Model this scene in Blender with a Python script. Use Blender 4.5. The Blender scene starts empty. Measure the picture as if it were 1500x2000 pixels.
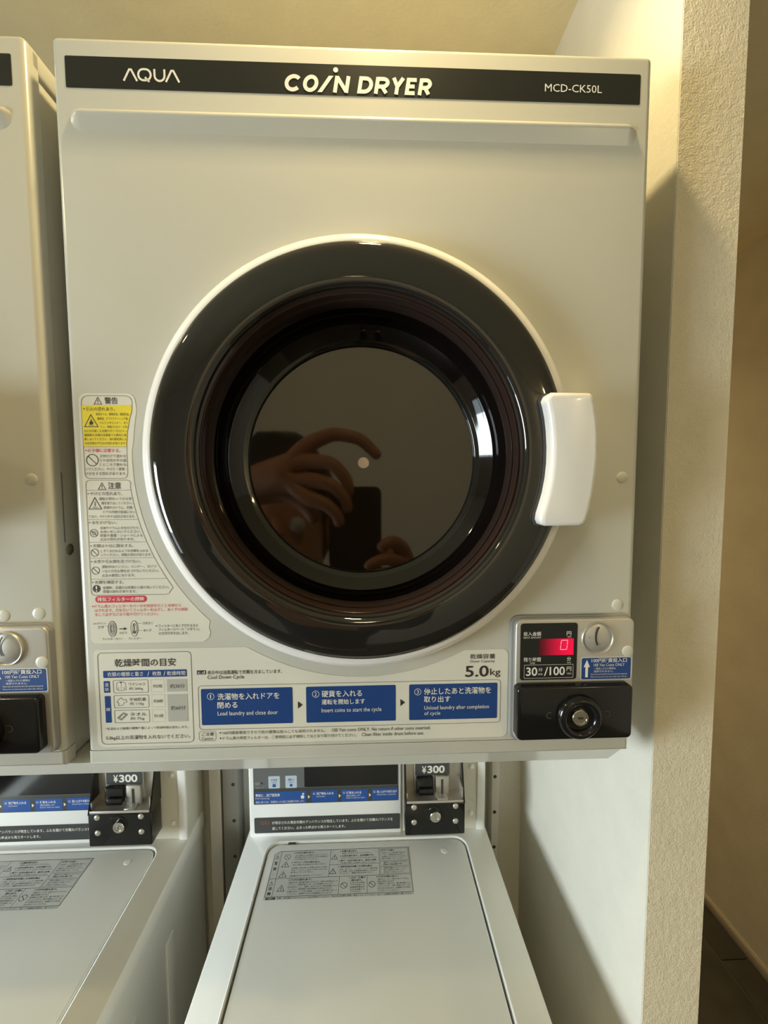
import bpy, bmesh, math, random
from mathutils import Vector, Matrix
random.seed(7)
S = bpy.context.scene
PI = math.pi
ZD = 1.44                      # height of the dryers' bottom edge above the floor
XW = 0.387                     # inner face of the partition wall on the right
YE = 0.043                     # end face of that partition
YB = 0.52                      # back wall
ZC = ZD + 1.19                 # ceiling

# ---------------------------------------------------------------- camera
cam_d = bpy.data.cameras.new('camera'); cam = bpy.data.objects.new('camera', cam_d)
S.collection.objects.link(cam); S.camera = cam
cam_d.sensor_fit = 'VERTICAL'; cam_d.sensor_height = 36; cam_d.sensor_width = 27
cam_d.lens = 832.5 / 2000 * 36
cam_d.clip_start = 0.01; cam_d.clip_end = 60
R_ = ((0.999263, -0.038213, -0.003686), (-0.006299, -0.068504, -0.997631), (0.03787, 0.996919, -0.068694))
m = Matrix(((R_[0][0], -R_[1][0], -R_[2][0], 0.0055),
            (R_[0][1], -R_[1][1], -R_[2][1], -0.4938),
            (R_[0][2], -R_[1][2], -R_[2][2], 0.3316 + ZD), (0, 0, 0, 1)))
cam.matrix_world = m

# ---------------------------------------------------------------- world, exposure
w = bpy.data.worlds.new('world'); S.world = w; w.use_nodes = True
w.node_tree.nodes['Background'].inputs[0].default_value = (0.75, 0.87, 1.0, 1)
w.node_tree.nodes['Background'].inputs[1].default_value = 0.6
S.view_settings.view_transform = 'Standard'; S.view_settings.look = 'None'
S.view_settings.gamma = 1; S.view_settings.use_curve_mapping = False
S.view_settings.exposure = 0.0
S.cycles.use_denoising = True
S.cycles.max_bounces = 10; S.cycles.diffuse_bounces = 6; S.cycles.glossy_bounces = 5
S.cycles.sample_clamp_indirect = 6

def area(name, loc, rot, sx, sy, power, col, shape='RECTANGLE', spread=PI, parent=None):
    l = bpy.data.lights.new(name, 'AREA'); l.shape = shape; l.size = sx; l.size_y = sy
    l.energy = power; l.color = col; l.spread = spread
    o = bpy.data.objects.new(name, l); o.location = loc; o.rotation_euler = rot
    S.collection.objects.link(o)
    if parent: o.parent = parent
    return o

WARM = (1.0, 0.77, 0.38)
# daylight through the window in the left wall
area('window_daylight', (-2.36, -0.95, ZD - 0.17), (0, -PI / 2 + 0.22, 0), 1.15, 0.8, 53, (0.86, 0.96, 0.97), spread=2.2)

# ---------------------------------------------------------------- materials
def mat(name, col, rough=0.5, metal=0, coat=0, spec=0.5, emit=None, estr=0, bump=None, var=None, aniso=0):
    mt = bpy.data.materials.new(name); mt.use_nodes = True
    nt = mt.node_tree; b = nt.nodes['Principled BSDF']
    b.inputs['Base Color'].default_value = (*col, 1)
    b.inputs['Roughness'].default_value = rough; b.inputs['Metallic'].default_value = metal
    b.inputs['Coat Weight'].default_value = coat; b.inputs['Coat Roughness'].default_value = 0.06 if coat > 0.26 else 0.2
    b.inputs['Specular IOR Level'].default_value = spec
    if emit:
        b.inputs['Emission Color'].default_value = (*emit, 1); b.inputs['Emission Strength'].default_value = estr
    tc = nt.nodes.new('ShaderNodeTexCoord')
    if bump:
        last = None
        for sc, st, dist, det in bump:
            n = nt.nodes.new('ShaderNodeTexNoise'); n.inputs['Scale'].default_value = sc
            n.inputs['Detail'].default_value = det
            nt.links.new(tc.outputs['Object'], n.inputs['Vector'])
            bp = nt.nodes.new('ShaderNodeBump'); bp.inputs['Strength'].default_value = st
            bp.inputs['Distance'].default_value = dist
            nt.links.new(n.outputs['Fac'], bp.inputs['Height'])
            if last: nt.links.new(last.outputs['Normal'], bp.inputs['Normal'])
            last = bp
        nt.links.new(last.outputs['Normal'], b.inputs['Normal'])
    if var:
        sc, amt = var
        n = nt.nodes.new('ShaderNodeTexNoise'); n.inputs['Scale'].default_value = sc; n.inputs['Detail'].default_value = 4
        nt.links.new(tc.outputs['Object'], n.inputs['Vector'])
        r = nt.nodes.new('ShaderNodeValToRGB')
        r.color_ramp.elements[0].position = 0.3; r.color_ramp.elements[1].position = 0.7
        r.color_ramp.elements[0].color = (*[c * (1 - amt) for c in col], 1)
        r.color_ramp.elements[1].color = (*[min(1, c * (1 + amt)) for c in col], 1)
        nt.links.new(n.outputs['Fac'], r.inputs['Fac']); nt.links.new(r.outputs['Color'], b.inputs['Base Color'])
    return mt

M = {}
M['paper'] = mat('white_wallpaper', (0.71, 0.69, 0.61), 0.85, spec=0.25, bump=[(160, 0.35, 0.002, 5), (45, 0.25, 0.002, 2)], var=(14, 0.03))
M['plaster'] = mat('rough_wallpaper', (0.73, 0.66, 0.51), 0.85, spec=0.25, bump=[(420, 0.8, 0.0014, 4), (150, 0.6, 0.0022, 3)], var=(30, 0.03))
M['ceiling'] = mat('ceiling_paper', (0.74, 0.67, 0.47), 0.9, spec=0.2, bump=[(120, 0.3, 0.002, 4)], var=(18, 0.03))
M['corridor'] = mat('beige_corridor_paper', (0.62, 0.57, 0.47), 0.85, spec=0.2, bump=[(160, 0.3, 0.002, 4)], var=(9, 0.05))
M['skirting'] = mat('beige_skirting', (0.40, 0.34, 0.28), 0.45)
M['tile'] = mat('dark_floor_tile', (0.035, 0.030, 0.023), 0.45, bump=[(40, 0.25, 0.002, 5)], var=(8, 0.35))
M['grout'] = mat('grey_grout', (0.15, 0.14, 0.115), 0.9)
M['paint'] = mat('ivory_enamel', (0.555, 0.55, 0.49), 0.26, coat=0.25, bump=[(900, 0.04, 0.0004, 2)])
M['side'] = mat('grey_white_side_sheet', (0.55, 0.55, 0.50), 0.35)
M['wpaint'] = mat('white_enamel', (0.93, 0.94, 0.91), 0.24, coat=0.25, bump=[(900, 0.04, 0.0004, 2)])
M['wplastic'] = mat('white_plastic', (0.88, 0.90, 0.90), 0.35, coat=0.15)
M['cream'] = mat('cream_sheet', (0.70, 0.69, 0.61), 0.4)
M['rim'] = mat('white_glossy_plastic', (0.84, 0.82, 0.80), 0.2, coat=0.4)
M['black'] = mat('black_glossy_door_ring', (0.016, 0.015, 0.013), 0.045, spec=0.6)
M['bowl'] = mat('dark_brown_bowl', (0.006, 0.004, 0.0035), 0.05, spec=0.5)
M['lipm'] = mat('brown_black_lip', (0.028, 0.017, 0.014), 0.10)
M['glass'] = mat('dark_drum_glass', (0.014, 0.010, 0.006), 0.03, spec=0.6)
M['pin'] = mat('pink_white_cap', (0.75, 0.58, 0.50), 0.4, emit=None)
M['band'] = mat('black_header_print', (0.014, 0.015, 0.013), 0.3, spec=0.4)
M['film'] = mat('white_label_film', (0.72, 0.705, 0.62), 0.35)
M['ink'] = mat('black_ink', (0.030, 0.030, 0.028), 0.5)
M['greyink'] = mat('grey_ink', (0.13, 0.13, 0.12), 0.5)
M['white'] = mat('white_ink', (0.82, 0.80, 0.74), 0.5)
M['yellow'] = mat('yellow_ink', (0.80, 0.66, 0.03), 0.5)
M['red'] = mat('red_ink', (0.62, 0.02, 0.05), 0.5)
M['blue'] = mat('blue_ink', (0.012, 0.055, 0.22), 0.4)
M['wblue'] = mat('bright_blue_print', (0.02, 0.09, 0.36), 0.4)
M['lgrey'] = mat('light_grey_ink', (0.46, 0.45, 0.41), 0.5)
M['silver'] = mat('brushed_silver', (0.55, 0.53, 0.49), 0.35, metal=0.6, bump=[(700, 0.15, 0.0003, 3)])
M['chrome'] = mat('chrome', (0.70, 0.68, 0.64), 0.16, metal=1)
M['bblack'] = mat('black_lacquer', (0.008, 0.008, 0.008), 0.14, spec=0.45)
M['dkgrey'] = mat('dark_grey_panel', (0.055, 0.060, 0.062), 0.35)
M['mgrey'] = mat('mid_grey_panel', (0.14, 0.15, 0.155), 0.4)
M['rubber'] = mat('grey_rubber', (0.26, 0.26, 0.25), 0.6)
M['hgrey'] = mat('charcoal_plastic', (0.05, 0.05, 0.055), 0.35)
M['button'] = mat('pale_button', (0.52, 0.62, 0.72), 0.4)
M['pad'] = mat('clear_bumper_pad', (0.60, 0.59, 0.52), 0.3)
M['led'] = mat('red_led_window', (0.03, 0.0, 0.004), 0.3, emit=(1.0, 0.0, 0.06), estr=0.25)
def led_gradient():
    mt = M['led']; nt = mt.node_tree; b = nt.nodes['Principled BSDF']
    tc = nt.nodes.new('ShaderNodeTexCoord'); sp = nt.nodes.new('ShaderNodeSeparateXYZ'); mr = nt.nodes.new('ShaderNodeMapRange')
    mr.interpolation_type = 'SMOOTHSTEP'; mr.inputs['From Min'].default_value = 0.204; mr.inputs['From Max'].default_value = 0.243
    mr.inputs['To Min'].default_value = 0.03; mr.inputs['To Max'].default_value = 0.85
    nt.links.new(tc.outputs['Object'], sp.inputs[0]); nt.links.new(sp.outputs['X'], mr.inputs['Value']); nt.links.new(mr.outputs['Result'], b.inputs['Emission Strength'])
led_gradient()
M['ledglow'] = mat('red_led_glow', (0.4, 0.0, 0.02), 0.3, emit=(1.0, 0.0, 0.05), estr=1.0)
M['digit'] = mat('led_digit', (1, 0.3, 0.3), 0.3, emit=(1.0, 0.30, 0.38), estr=1.3)
M['rail'] = mat('glossy_pale_rail', (0.62, 0.62, 0.57), 0.12, coat=0.3)
M['skin'] = mat('skin', (0.60, 0.27, 0.15), 0.5)
M['cloth'] = mat('black_cloth', (0.012, 0.014, 0.014), 0.9)
M['denim'] = mat('dark_trousers', (0.03, 0.035, 0.05), 0.9)
M['hair'] = mat('black_hair', (0.010, 0.008, 0.007), 0.6)
M['lip_'] = mat('lips', (0.42, 0.16, 0.13), 0.5)
M['post'] = mat('beige_steel_post', (0.55, 0.52, 0.45), 0.45)
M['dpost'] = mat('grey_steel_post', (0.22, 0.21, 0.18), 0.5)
M['lamp'] = mat('lamp_diffuser', (1, 0.9, 0.7), 0.5, emit=WARM, estr=90)
M['trim'] = mat('white_trim', (0.75, 0.73, 0.68), 0.4)
M['frame'] = mat('window_frame_metal', (0.05, 0.05, 0.05), 0.4)
M['pane'] = mat('daylit_pane', (0.8, 0.9, 1.0), 0.3, emit=(0.75, 0.88, 1.0), estr=4.5)

# ---------------------------------------------------------------- helpers
def link(name, data, parent=None, loc=(0, 0, 0)):
    o = bpy.data.objects.new(name, data); S.collection.objects.link(o)
    o.location = loc
    if parent: o.parent = parent
    return o

def mesh(name, bm, mats, parent=None, loc=(0, 0, 0), smooth=None):
    me = bpy.data.meshes.new(name)
    bmesh.ops.recalc_face_normals(bm, faces=bm.faces) if smooth != 'flatprint' else None
    if smooth and smooth != 'flatprint':
        for f in bm.faces: f.smooth = True
        for e in bm.edges:
            if len(e.link_faces) == 2 and e.calc_face_angle(0) > math.radians(smooth): e.smooth = False
    bm.to_mesh(me); bm.free()
    if not isinstance(mats, (list, tuple)): mats = [mats]
    for x in mats: me.materials.append(M[x] if isinstance(x, str) else x)
    return link(name, me, parent, loc)

def thing(name, label, cat, loc=(0, 0, 0), group=None):
    o = link(name, None, None, loc); o['label'] = label; o['category'] = cat
    if group: o['group'] = group
    return o

def struct(o): o['kind'] = 'structure'; return o

def cut(o, r, cx, cz, y0, y1):
    """round opening through a sheet"""
    bm = bmesh.new(); lathe(bm, [(r, y0), (r, y1)], cx, cz, 128, cap0=True, cap1=True); bmesh.ops.recalc_face_normals(bm, faces=bm.faces)
    me = bpy.data.meshes.new('cut'); bm.to_mesh(me); bm.free(); c = link('cut', me, None, o.matrix_world.translation if o.parent is None else o.parent.location)
    md = o.modifiers.new('cut', 'BOOLEAN'); md.object = c; md.operation = 'DIFFERENCE'; md.solver = 'EXACT'
    bpy.context.view_layer.update()
    nm = bpy.data.meshes.new_from_object(o.evaluated_get(bpy.context.evaluated_depsgraph_get()))
    o.modifiers.clear(); o.data = nm; nm.name = o.name
    bpy.data.objects.remove(c)

def copy_tree(o, parent=None):
    c = o.copy(); S.collection.objects.link(c); c.parent = parent
    for ch in list(o.children): copy_tree(ch, c)
    return c

def box(bm, x0, x1, y0, y1, z0, z1, mi=0, bev=0, seg=3, which=None):
    vs = [bm.verts.new((x, y, z)) for x in (x0, x1) for y in (y0, y1) for z in (z0, z1)]
    fs = [bm.faces.new([vs[i] for i in q]) for q in ((0, 1, 3, 2), (4, 6, 7, 5), (0, 4, 5, 1), (2, 3, 7, 6), (0, 2, 6, 4), (1, 5, 7, 3))]
    for f in fs: f.material_index = mi
    bmesh.ops.recalc_face_normals(bm, faces=fs)
    if bev:
        es = list({e for f in fs for e in f.edges})
        if which: es = [e for e in es if which(e.verts[0].co, e.verts[1].co)]
        r = bmesh.ops.bevel(bm, geom=es, offset=bev, segments=seg, affect='EDGES', profile=0.5)
        for f in r['faces']: f.material_index = mi
    return fs

def rr(x0, x1, z0, z1, r, n=5):
    p = []
    for cx, cz, a in ((x1 - r, z1 - r, 0), (x0 + r, z1 - r, 90), (x0 + r, z0 + r, 180), (x1 - r, z0 + r, 270)):
        for i in range(n + 1):
            t = math.radians(a + 90 * i / n); p.append((cx + r * math.cos(t), cz + r * math.sin(t)))
    return p

def prism(bm, pts, y0, y1, mi=0, bev=0, seg=3):
    """pts in x-z, front at y0 (towards the viewer), back at y1; bevels the front rim"""
    a = [bm.verts.new((x, y0, z)) for x, z in pts]; b = [bm.verts.new((x, y1, z)) for x, z in pts]
    n = len(pts); fs = [bm.faces.new(a), bm.faces.new(b[::-1])]
    for i in range(n): fs.append(bm.faces.new((a[i], b[i], b[(i + 1) % n], a[(i + 1) % n])))
    for f in fs: f.material_index = mi
    bmesh.ops.recalc_face_normals(bm, faces=fs)
    if bev:
        es = [e for e in fs[0].edges]
        r = bmesh.ops.bevel(bm, geom=es, offset=bev, segments=seg, affect='EDGES', profile=0.5)
        for f in r['faces']: f.material_index = mi

def lathe(bm, prof, cx, cz, n=128, mi=0, cap0=False, cap1=False, ax='y', cy=0):
    rings = []
    for r, y in prof:
        ring = []
        for i in range(n):
            t = 2 * PI * i / n
            if ax == 'y': co = (cx + r * math.cos(t), cy + y, cz + r * math.sin(t))
            elif ax == 'z': co = (cx + r * math.cos(t), cz + r * math.sin(t), cy + y)
            else: co = (cy + y, cx + r * math.cos(t), cz + r * math.sin(t))
            ring.append(bm.verts.new(co))
        rings.append(ring)
    for a, b in zip(rings, rings[1:]):
        for i in range(n):
            f = bm.faces.new((a[i], a[(i + 1) % n], b[(i + 1) % n], b[i])); f.material_index = mi
    if cap0: bm.faces.new(rings[0]).material_index = mi
    if cap1: bm.faces.new(rings[-1]).material_index = mi

_tcache = {}
def text_geo(s, bold, res):
    k = (s, bold, res)
    if k not in _tcache:
        c = bpy.data.curves.new('t', 'FONT'); c.body = s; c.size = 1; c.resolution_u = res; c.offset = bold
        o = bpy.data.objects.new('t', c); S.collection.objects.link(o)
        dg = bpy.context.evaluated_depsgraph_get()
        me = bpy.data.meshes.new_from_object(o.evaluated_get(dg))
        vs = [(v.co.x, v.co.y) for v in me.vertices]; fs = [tuple(p.vertices) for p in me.polygons]
        bpy.data.objects.remove(o); bpy.data.curves.remove(c); bpy.data.meshes.remove(me)
        xs = [v[0] for v in vs]; ys = [v[1] for v in vs]
        _tcache[k] = (vs, fs, min(xs), max(xs), min(ys), max(ys))
    return _tcache[k]

class Sheet:
    """flat print collected in millimetres on one plane"""
    def __init__(s, mats, plane):
        s.bm = bmesh.new(); s.mats = mats; s.plane = plane
    def P(s, x, z, l): return s.bm.verts.new(s.plane(x * .001, z * .001, l * .00012))
    def mi(s, m):
        if m not in s.mats: s.mats.append(m)
        return s.mats.index(m)
    def fill(s, pts, m, l=1):
        f = s.bm.faces.new([s.P(x, z, l) for x, z in pts]); f.material_index = s.mi(m)
    def rect(s, x0, x1, z0, z1, m, l=1, r=0):
        s.fill(rr(x0, x1, z0, z1, r) if r else [(x0, z0), (x1, z0), (x1, z1), (x0, z1)], m, l)
    def line(s, pts, w, m, closed=True, l=2):
        n = len(pts); A = []; B = []
        for i in range(n):
            p = Vector(pts[i]); a = Vector(pts[i - 1]) if (closed or i) else p; b = Vector(pts[(i + 1) % n]) if (closed or i < n - 1) else p
            d1 = (p - a).normalized() if (p - a).length else (b - p).normalized(); d2 = (b - p).normalized() if (b - p).length else d1
            t = (d1 + d2).normalized() if (d1 + d2).length > 1e-6 else d1
            nn = Vector((-t.y, t.x)); k = w / 2 / max(0.35, abs(nn.dot(Vector((-d1.y, d1.x)))))
            A.append(s.P(*(p + nn * k), l)); B.append(s.P(*(p - nn * k), l))
        for i in range(n if closed else n - 1):
            j = (i + 1) % n
            s.bm.faces.new((A[i], A[j], B[j], B[i])).material_index = s.mi(m)
    def circ(s, cx, cz, r, m, l=2, n=24, w=None, rz=None):
        rz = rz or r
        p = [(cx + r * math.cos(2 * PI * i / n), cz + rz * math.sin(2 * PI * i / n)) for i in range(n)]
        s.line(p, w, m, True, l) if w else s.fill(p, m, l)
    def tri(s, cx, z0, w, h, m, lw=0.7, mark='!', l=2):
        s.line([(cx - w / 2, z0), (cx + w / 2, z0), (cx, z0 + h)], lw, m, True, l)
        if mark == '!':
            s.rect(cx - w * .045, cx + w * .045, z0 + h * .3, z0 + h * .65, m, l); s.circ(cx, z0 + h * .17, w * .055, m, l, 8)
        elif mark == 'flame':
            s.fill([(cx - 2.2, z0 + 3.2), (cx - 1, z0 + 2.2), (cx + 1.2, z0 + 2.2), (cx + 2.4, z0 + 3.6), (cx + 1.9, z0 + 6), (cx + 1, z0 + 5.2), (cx + .4, z0 + 9), (cx - .6, z0 + 7), (cx - .9, z0 + 5.4), (cx - 1.6, z0 + 6)], m, l)
            s.rect(cx - 3, cx + 3, z0 + 1.3, z0 + 1.7, m, l)
        elif mark == 'heat':
            s.line([(cx - .8, z0 + 3), (cx + .6, z0 + 4.2), (cx - .6, z0 + 5.6), (cx + .8, z0 + 7), (cx - .2, z0 + 8.6)], .7, m, False, l)
            s.rect(cx - 3, cx + 3, z0 + 1.4, z0 + 2, m, l)
    def no(s, cx, cz, r, m, lw=0.7, l=2):
        s.circ(cx, cz, r, m, l, 28, lw); k = r * .7
        s.line([(cx - k, cz + k), (cx + k, cz - k)], lw, m, False, l)
    def text(s, t, x0, x1, z0, z1, m='ink', bold=0.0, l=3, res=2, slant=0.0, rot=False):
        vs, fs, a, b, c, d = text_geo(t, bold, res)
        mi = s.mi(m); sx = (x1 - x0) / (b - a); sz = (z1 - z0) / (d - c)
        if rot: pv = [s.P(x0 + (y - c) / (d - c) * (x1 - x0), z0 + (b - x) / (b - a) * (z1 - z0), l) for x, y in vs]
        else: pv = [s.P(x0 + (x - a) * sx + slant * (y - c) * sz, z0 + (y - c) * sz, l) for x, y in vs]
        for f in fs:
            try: s.bm.faces.new([pv[i] for i in f]).material_index = mi
            except ValueError: pass
    def para(s, rows, m='ink', bold=0.0, h=None):
        for t, x0, x1, z0, z1 in rows: s.text(t, x0, x1, z0, z1, m, bold)
    def out(s, name, parent):
        return mesh(name, s.bm, s.mats, parent, smooth='flatprint')

def vplane(y):  # vertical sheet facing the viewer at depth y
    return lambda x, z, l: (x, y - l, z)

# ================================================================ the setting
def slab(name, x0, x1, y0, y1, z0, z1, m):
    bm = bmesh.new(); box(bm, x0, x1, y0, y1, z0, z1)
    return struct(mesh(name, bm, m))

floor = slab('floor', -2.5, 2.42, -3.1, 4.0, -0.1, -0.004, 'grout')
slab('ceiling', -2.5, 2.42, -3.1, 4.0, ZC, ZC + 0.1, 'ceiling')
slab('wall_back', -2.4, XW + 0.0, YB, YB + 0.1, -0.004, ZC, 'paper')
slab('wall_corridor', 1.42, 1.52, -0.2, 3.9, -0.004, ZC, 'corridor')
slab('wall_corridor_end', XW + 0.08, 1.42, 3.9, 4.0, -0.004, ZC, 'corridor')
slab('wall_front', -2.5, 2.42, -3.1, -3.0, -0.004, ZC, 'paper')
slab('wall_right', 2.32, 2.42, -3.0, -0.2, -0.004, ZC, 'paper')
slab('wall_right_return', 1.52, 2.42, -0.2, -0.1, -0.004, ZC, 'paper')
# partition: inner and end faces
bm = bmesh.new()
fs = box(bm, XW, XW + 0.083, YE, 3.9, -0.004, ZC)
for f in fs:
    n = f.normal
    if n.y < -0.5: f.material_index = 1
    if n.x > 0.5: f.material_index = 2
bmesh.ops.bevel(bm, geom=[e for e in bm.edges if all(abs(v.co.y - YE) < 1e-4 for v in e.verts) and abs(e.verts[0].co.z - e.verts[1].co.z) > 1], offset=0.0010, segments=2, affect='EDGES')
struct(mesh('wall_partition', bm, ['paper', 'plaster', 'corridor'], smooth=40))
# skirting boards
bm = bmesh.new(); box(bm, 1.409, 1.42, -0.2, 3.9, -0.002, 0.034, bev=0.002, seg=2)
box(bm, 1.412, 1.42, -0.2, 3.9, 0.034, 0.037)
struct(mesh('baseboard_corridor', bm, 'skirting', smooth=40))
bm = bmesh.new(); box(bm, XW + 0.083, XW + 0.093, YE + 0.01, 3.9, -0.002, 0.045, bev=0.002, seg=2)
struct(mesh('baseboard_partition', bm, 'skirting', smooth=40))
# left wall with the window opening
WY0, WY1, WZ0, WZ1 = -1.39, -0.51, ZD - 0.80, ZD + 0.47
bm = bmesh.new()
box(bm, -2.5, -2.4, -3.0, WY0, -0.004, ZC); box(bm, -2.5, -2.4, WY1, YB + .1, -0.004, ZC)
box(bm, -2.5, -2.4, WY0, WY1, -0.004, WZ0); box(bm, -2.5, -2.4, WY0, WY1, WZ1, ZC)
struct(mesh('wall_left', bm, 'paper'))
win = struct(link('window_1', None, None, (-2.42, (WY0 + WY1) / 2, WZ0)))
hw = (WY1 - WY0) / 2; hh = WZ1 - WZ0
bm = bmesh.new()
box(bm, -0.03, 0.03, -hw, -hw + .04, 0, hh); box(bm, -0.03, 0.03, hw - .04, hw, 0, hh)
box(bm, -0.03, 0.03, -hw, hw, 0, .04); box(bm, -0.03, 0.03, -hw, hw, hh - .04, hh); box(bm, -0.03, 0.03, -.015, .015, 0, hh)
mesh('window_frame', bm, 'frame', win)
bm = bmesh.new(); box(bm, -0.006, 0.0, -hw + .04, hw - .04, .04, hh - .04)
mesh('pane', bm, 'pane', win)

# floor tiles of the corridor and the room in front, laid in half bond
tile_me = {}
def tile(x0, x1, y0, y1):
    k = (round(x1 - x0, 3), round(y1 - y0, 3))
    if k not in tile_me:
        bm = bmesh.new(); box(bm, 0.002, k[0] - 0.002, 0.002, k[1] - 0.002, -0.012, 0, bev=0.001, seg=1)
        me = bpy.data.meshes.new('floor_tile'); bm.to_mesh(me); bm.free(); me.materials.append(M['tile']); tile_me[k] = me
    link('floor_tile', tile_me[k], floor, (x0, y0, 0))
T = 0.6
xs = [1.305 - T, 1.305, 1.409]
for c in range(2):
    y = 0.921 - (0.0 if c else T / 2) - 6 * T
    while y < 3.85:
        a, b = max(y, YE - 0.0 if False else -3.0), min(y + T, 3.9)
        if b - a > .05: tile(max(xs[c], XW + .095), xs[c + 1], a, b)
        y += T
col = 0
x = 1.305 - T
while x > -2.4:                       # the room in front of the machines
    x0 = max(x - T, -2.4)
    y = 0.0 - (T / 2 if col % 2 else 0)
    while y > -3.0:
        a, b = max(y - T, -3.0), y
        if x0 < x - .05 and b - a > .05: tile(x0, x, a, b)
        y -= T
    x -= T; col += 1

# ceiling lamps
def lamp(x, y, label, power, spread=2.6):
    t = thing('ceiling_light', label, 'light', (x, y, ZC), 'round recessed ceiling lamps')
    bm = bmesh.new(); lathe(bm, [(0.036, -0.001), (0.038, -0.004), (0.050, -0.004), (0.053, 0.0)], 0, 0, 40, ax='z')
    mesh('trim_ring', bm, 'trim', t, smooth=50)
    bm = bmesh.new(); lathe(bm, [(0.0355, -0.0005), (0.0350, -0.003), (0.031, -0.0055), (0.020, -0.0075), (0.004, -0.008)], 0, 0, 40, cap1=True, ax='z')
    mesh('diffuser', bm, 'lamp', t)
    area('lamp_light', (0, 0, -0.0095), (0, 0, 0), 0.075, 0.075, power, WARM, 'DISK', spread, t)
lamp(0.03, -0.07, 'recessed round ceiling lamp right above the front of the middle dryer', 4.6)
lamp(-1.15, -0.35, 'recessed round ceiling lamp above the left dryer', 2.5)
lamp(0.93, 2.3, 'added fill lamp, out of view in the corridor behind the partition', 15)  # made-up unseen lamp, added to lift the dark corridor wall and floor
lamp(-0.05, -2.45, 'added fill lamp behind the person, in the middle of the room', 10)  # added for ambient fill; the person hides its reflection in the glass
lamp(1.79, -2.7, 'recessed round ceiling lamp in the far right corner behind the person', 10, PI)

# ================================================================ coin dryer
DCX, DCZ = -0.001, 0.3597      # door centre
def arc(cx, cz, r, a0, a1, n=14):
    return [(cx + r * math.cos(math.radians(a0 + (a1 - a0) * i / n)), cz + r * math.sin(math.radians(a0 + (a1 - a0) * i / n))) for i in range(n + 1)]
def doorx(z, r, side=-1):      # x (mm) on a circle about the door centre at height z
    return -1 + side * math.sqrt(max(0, r * r - (z - 359.7) ** 2))

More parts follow.
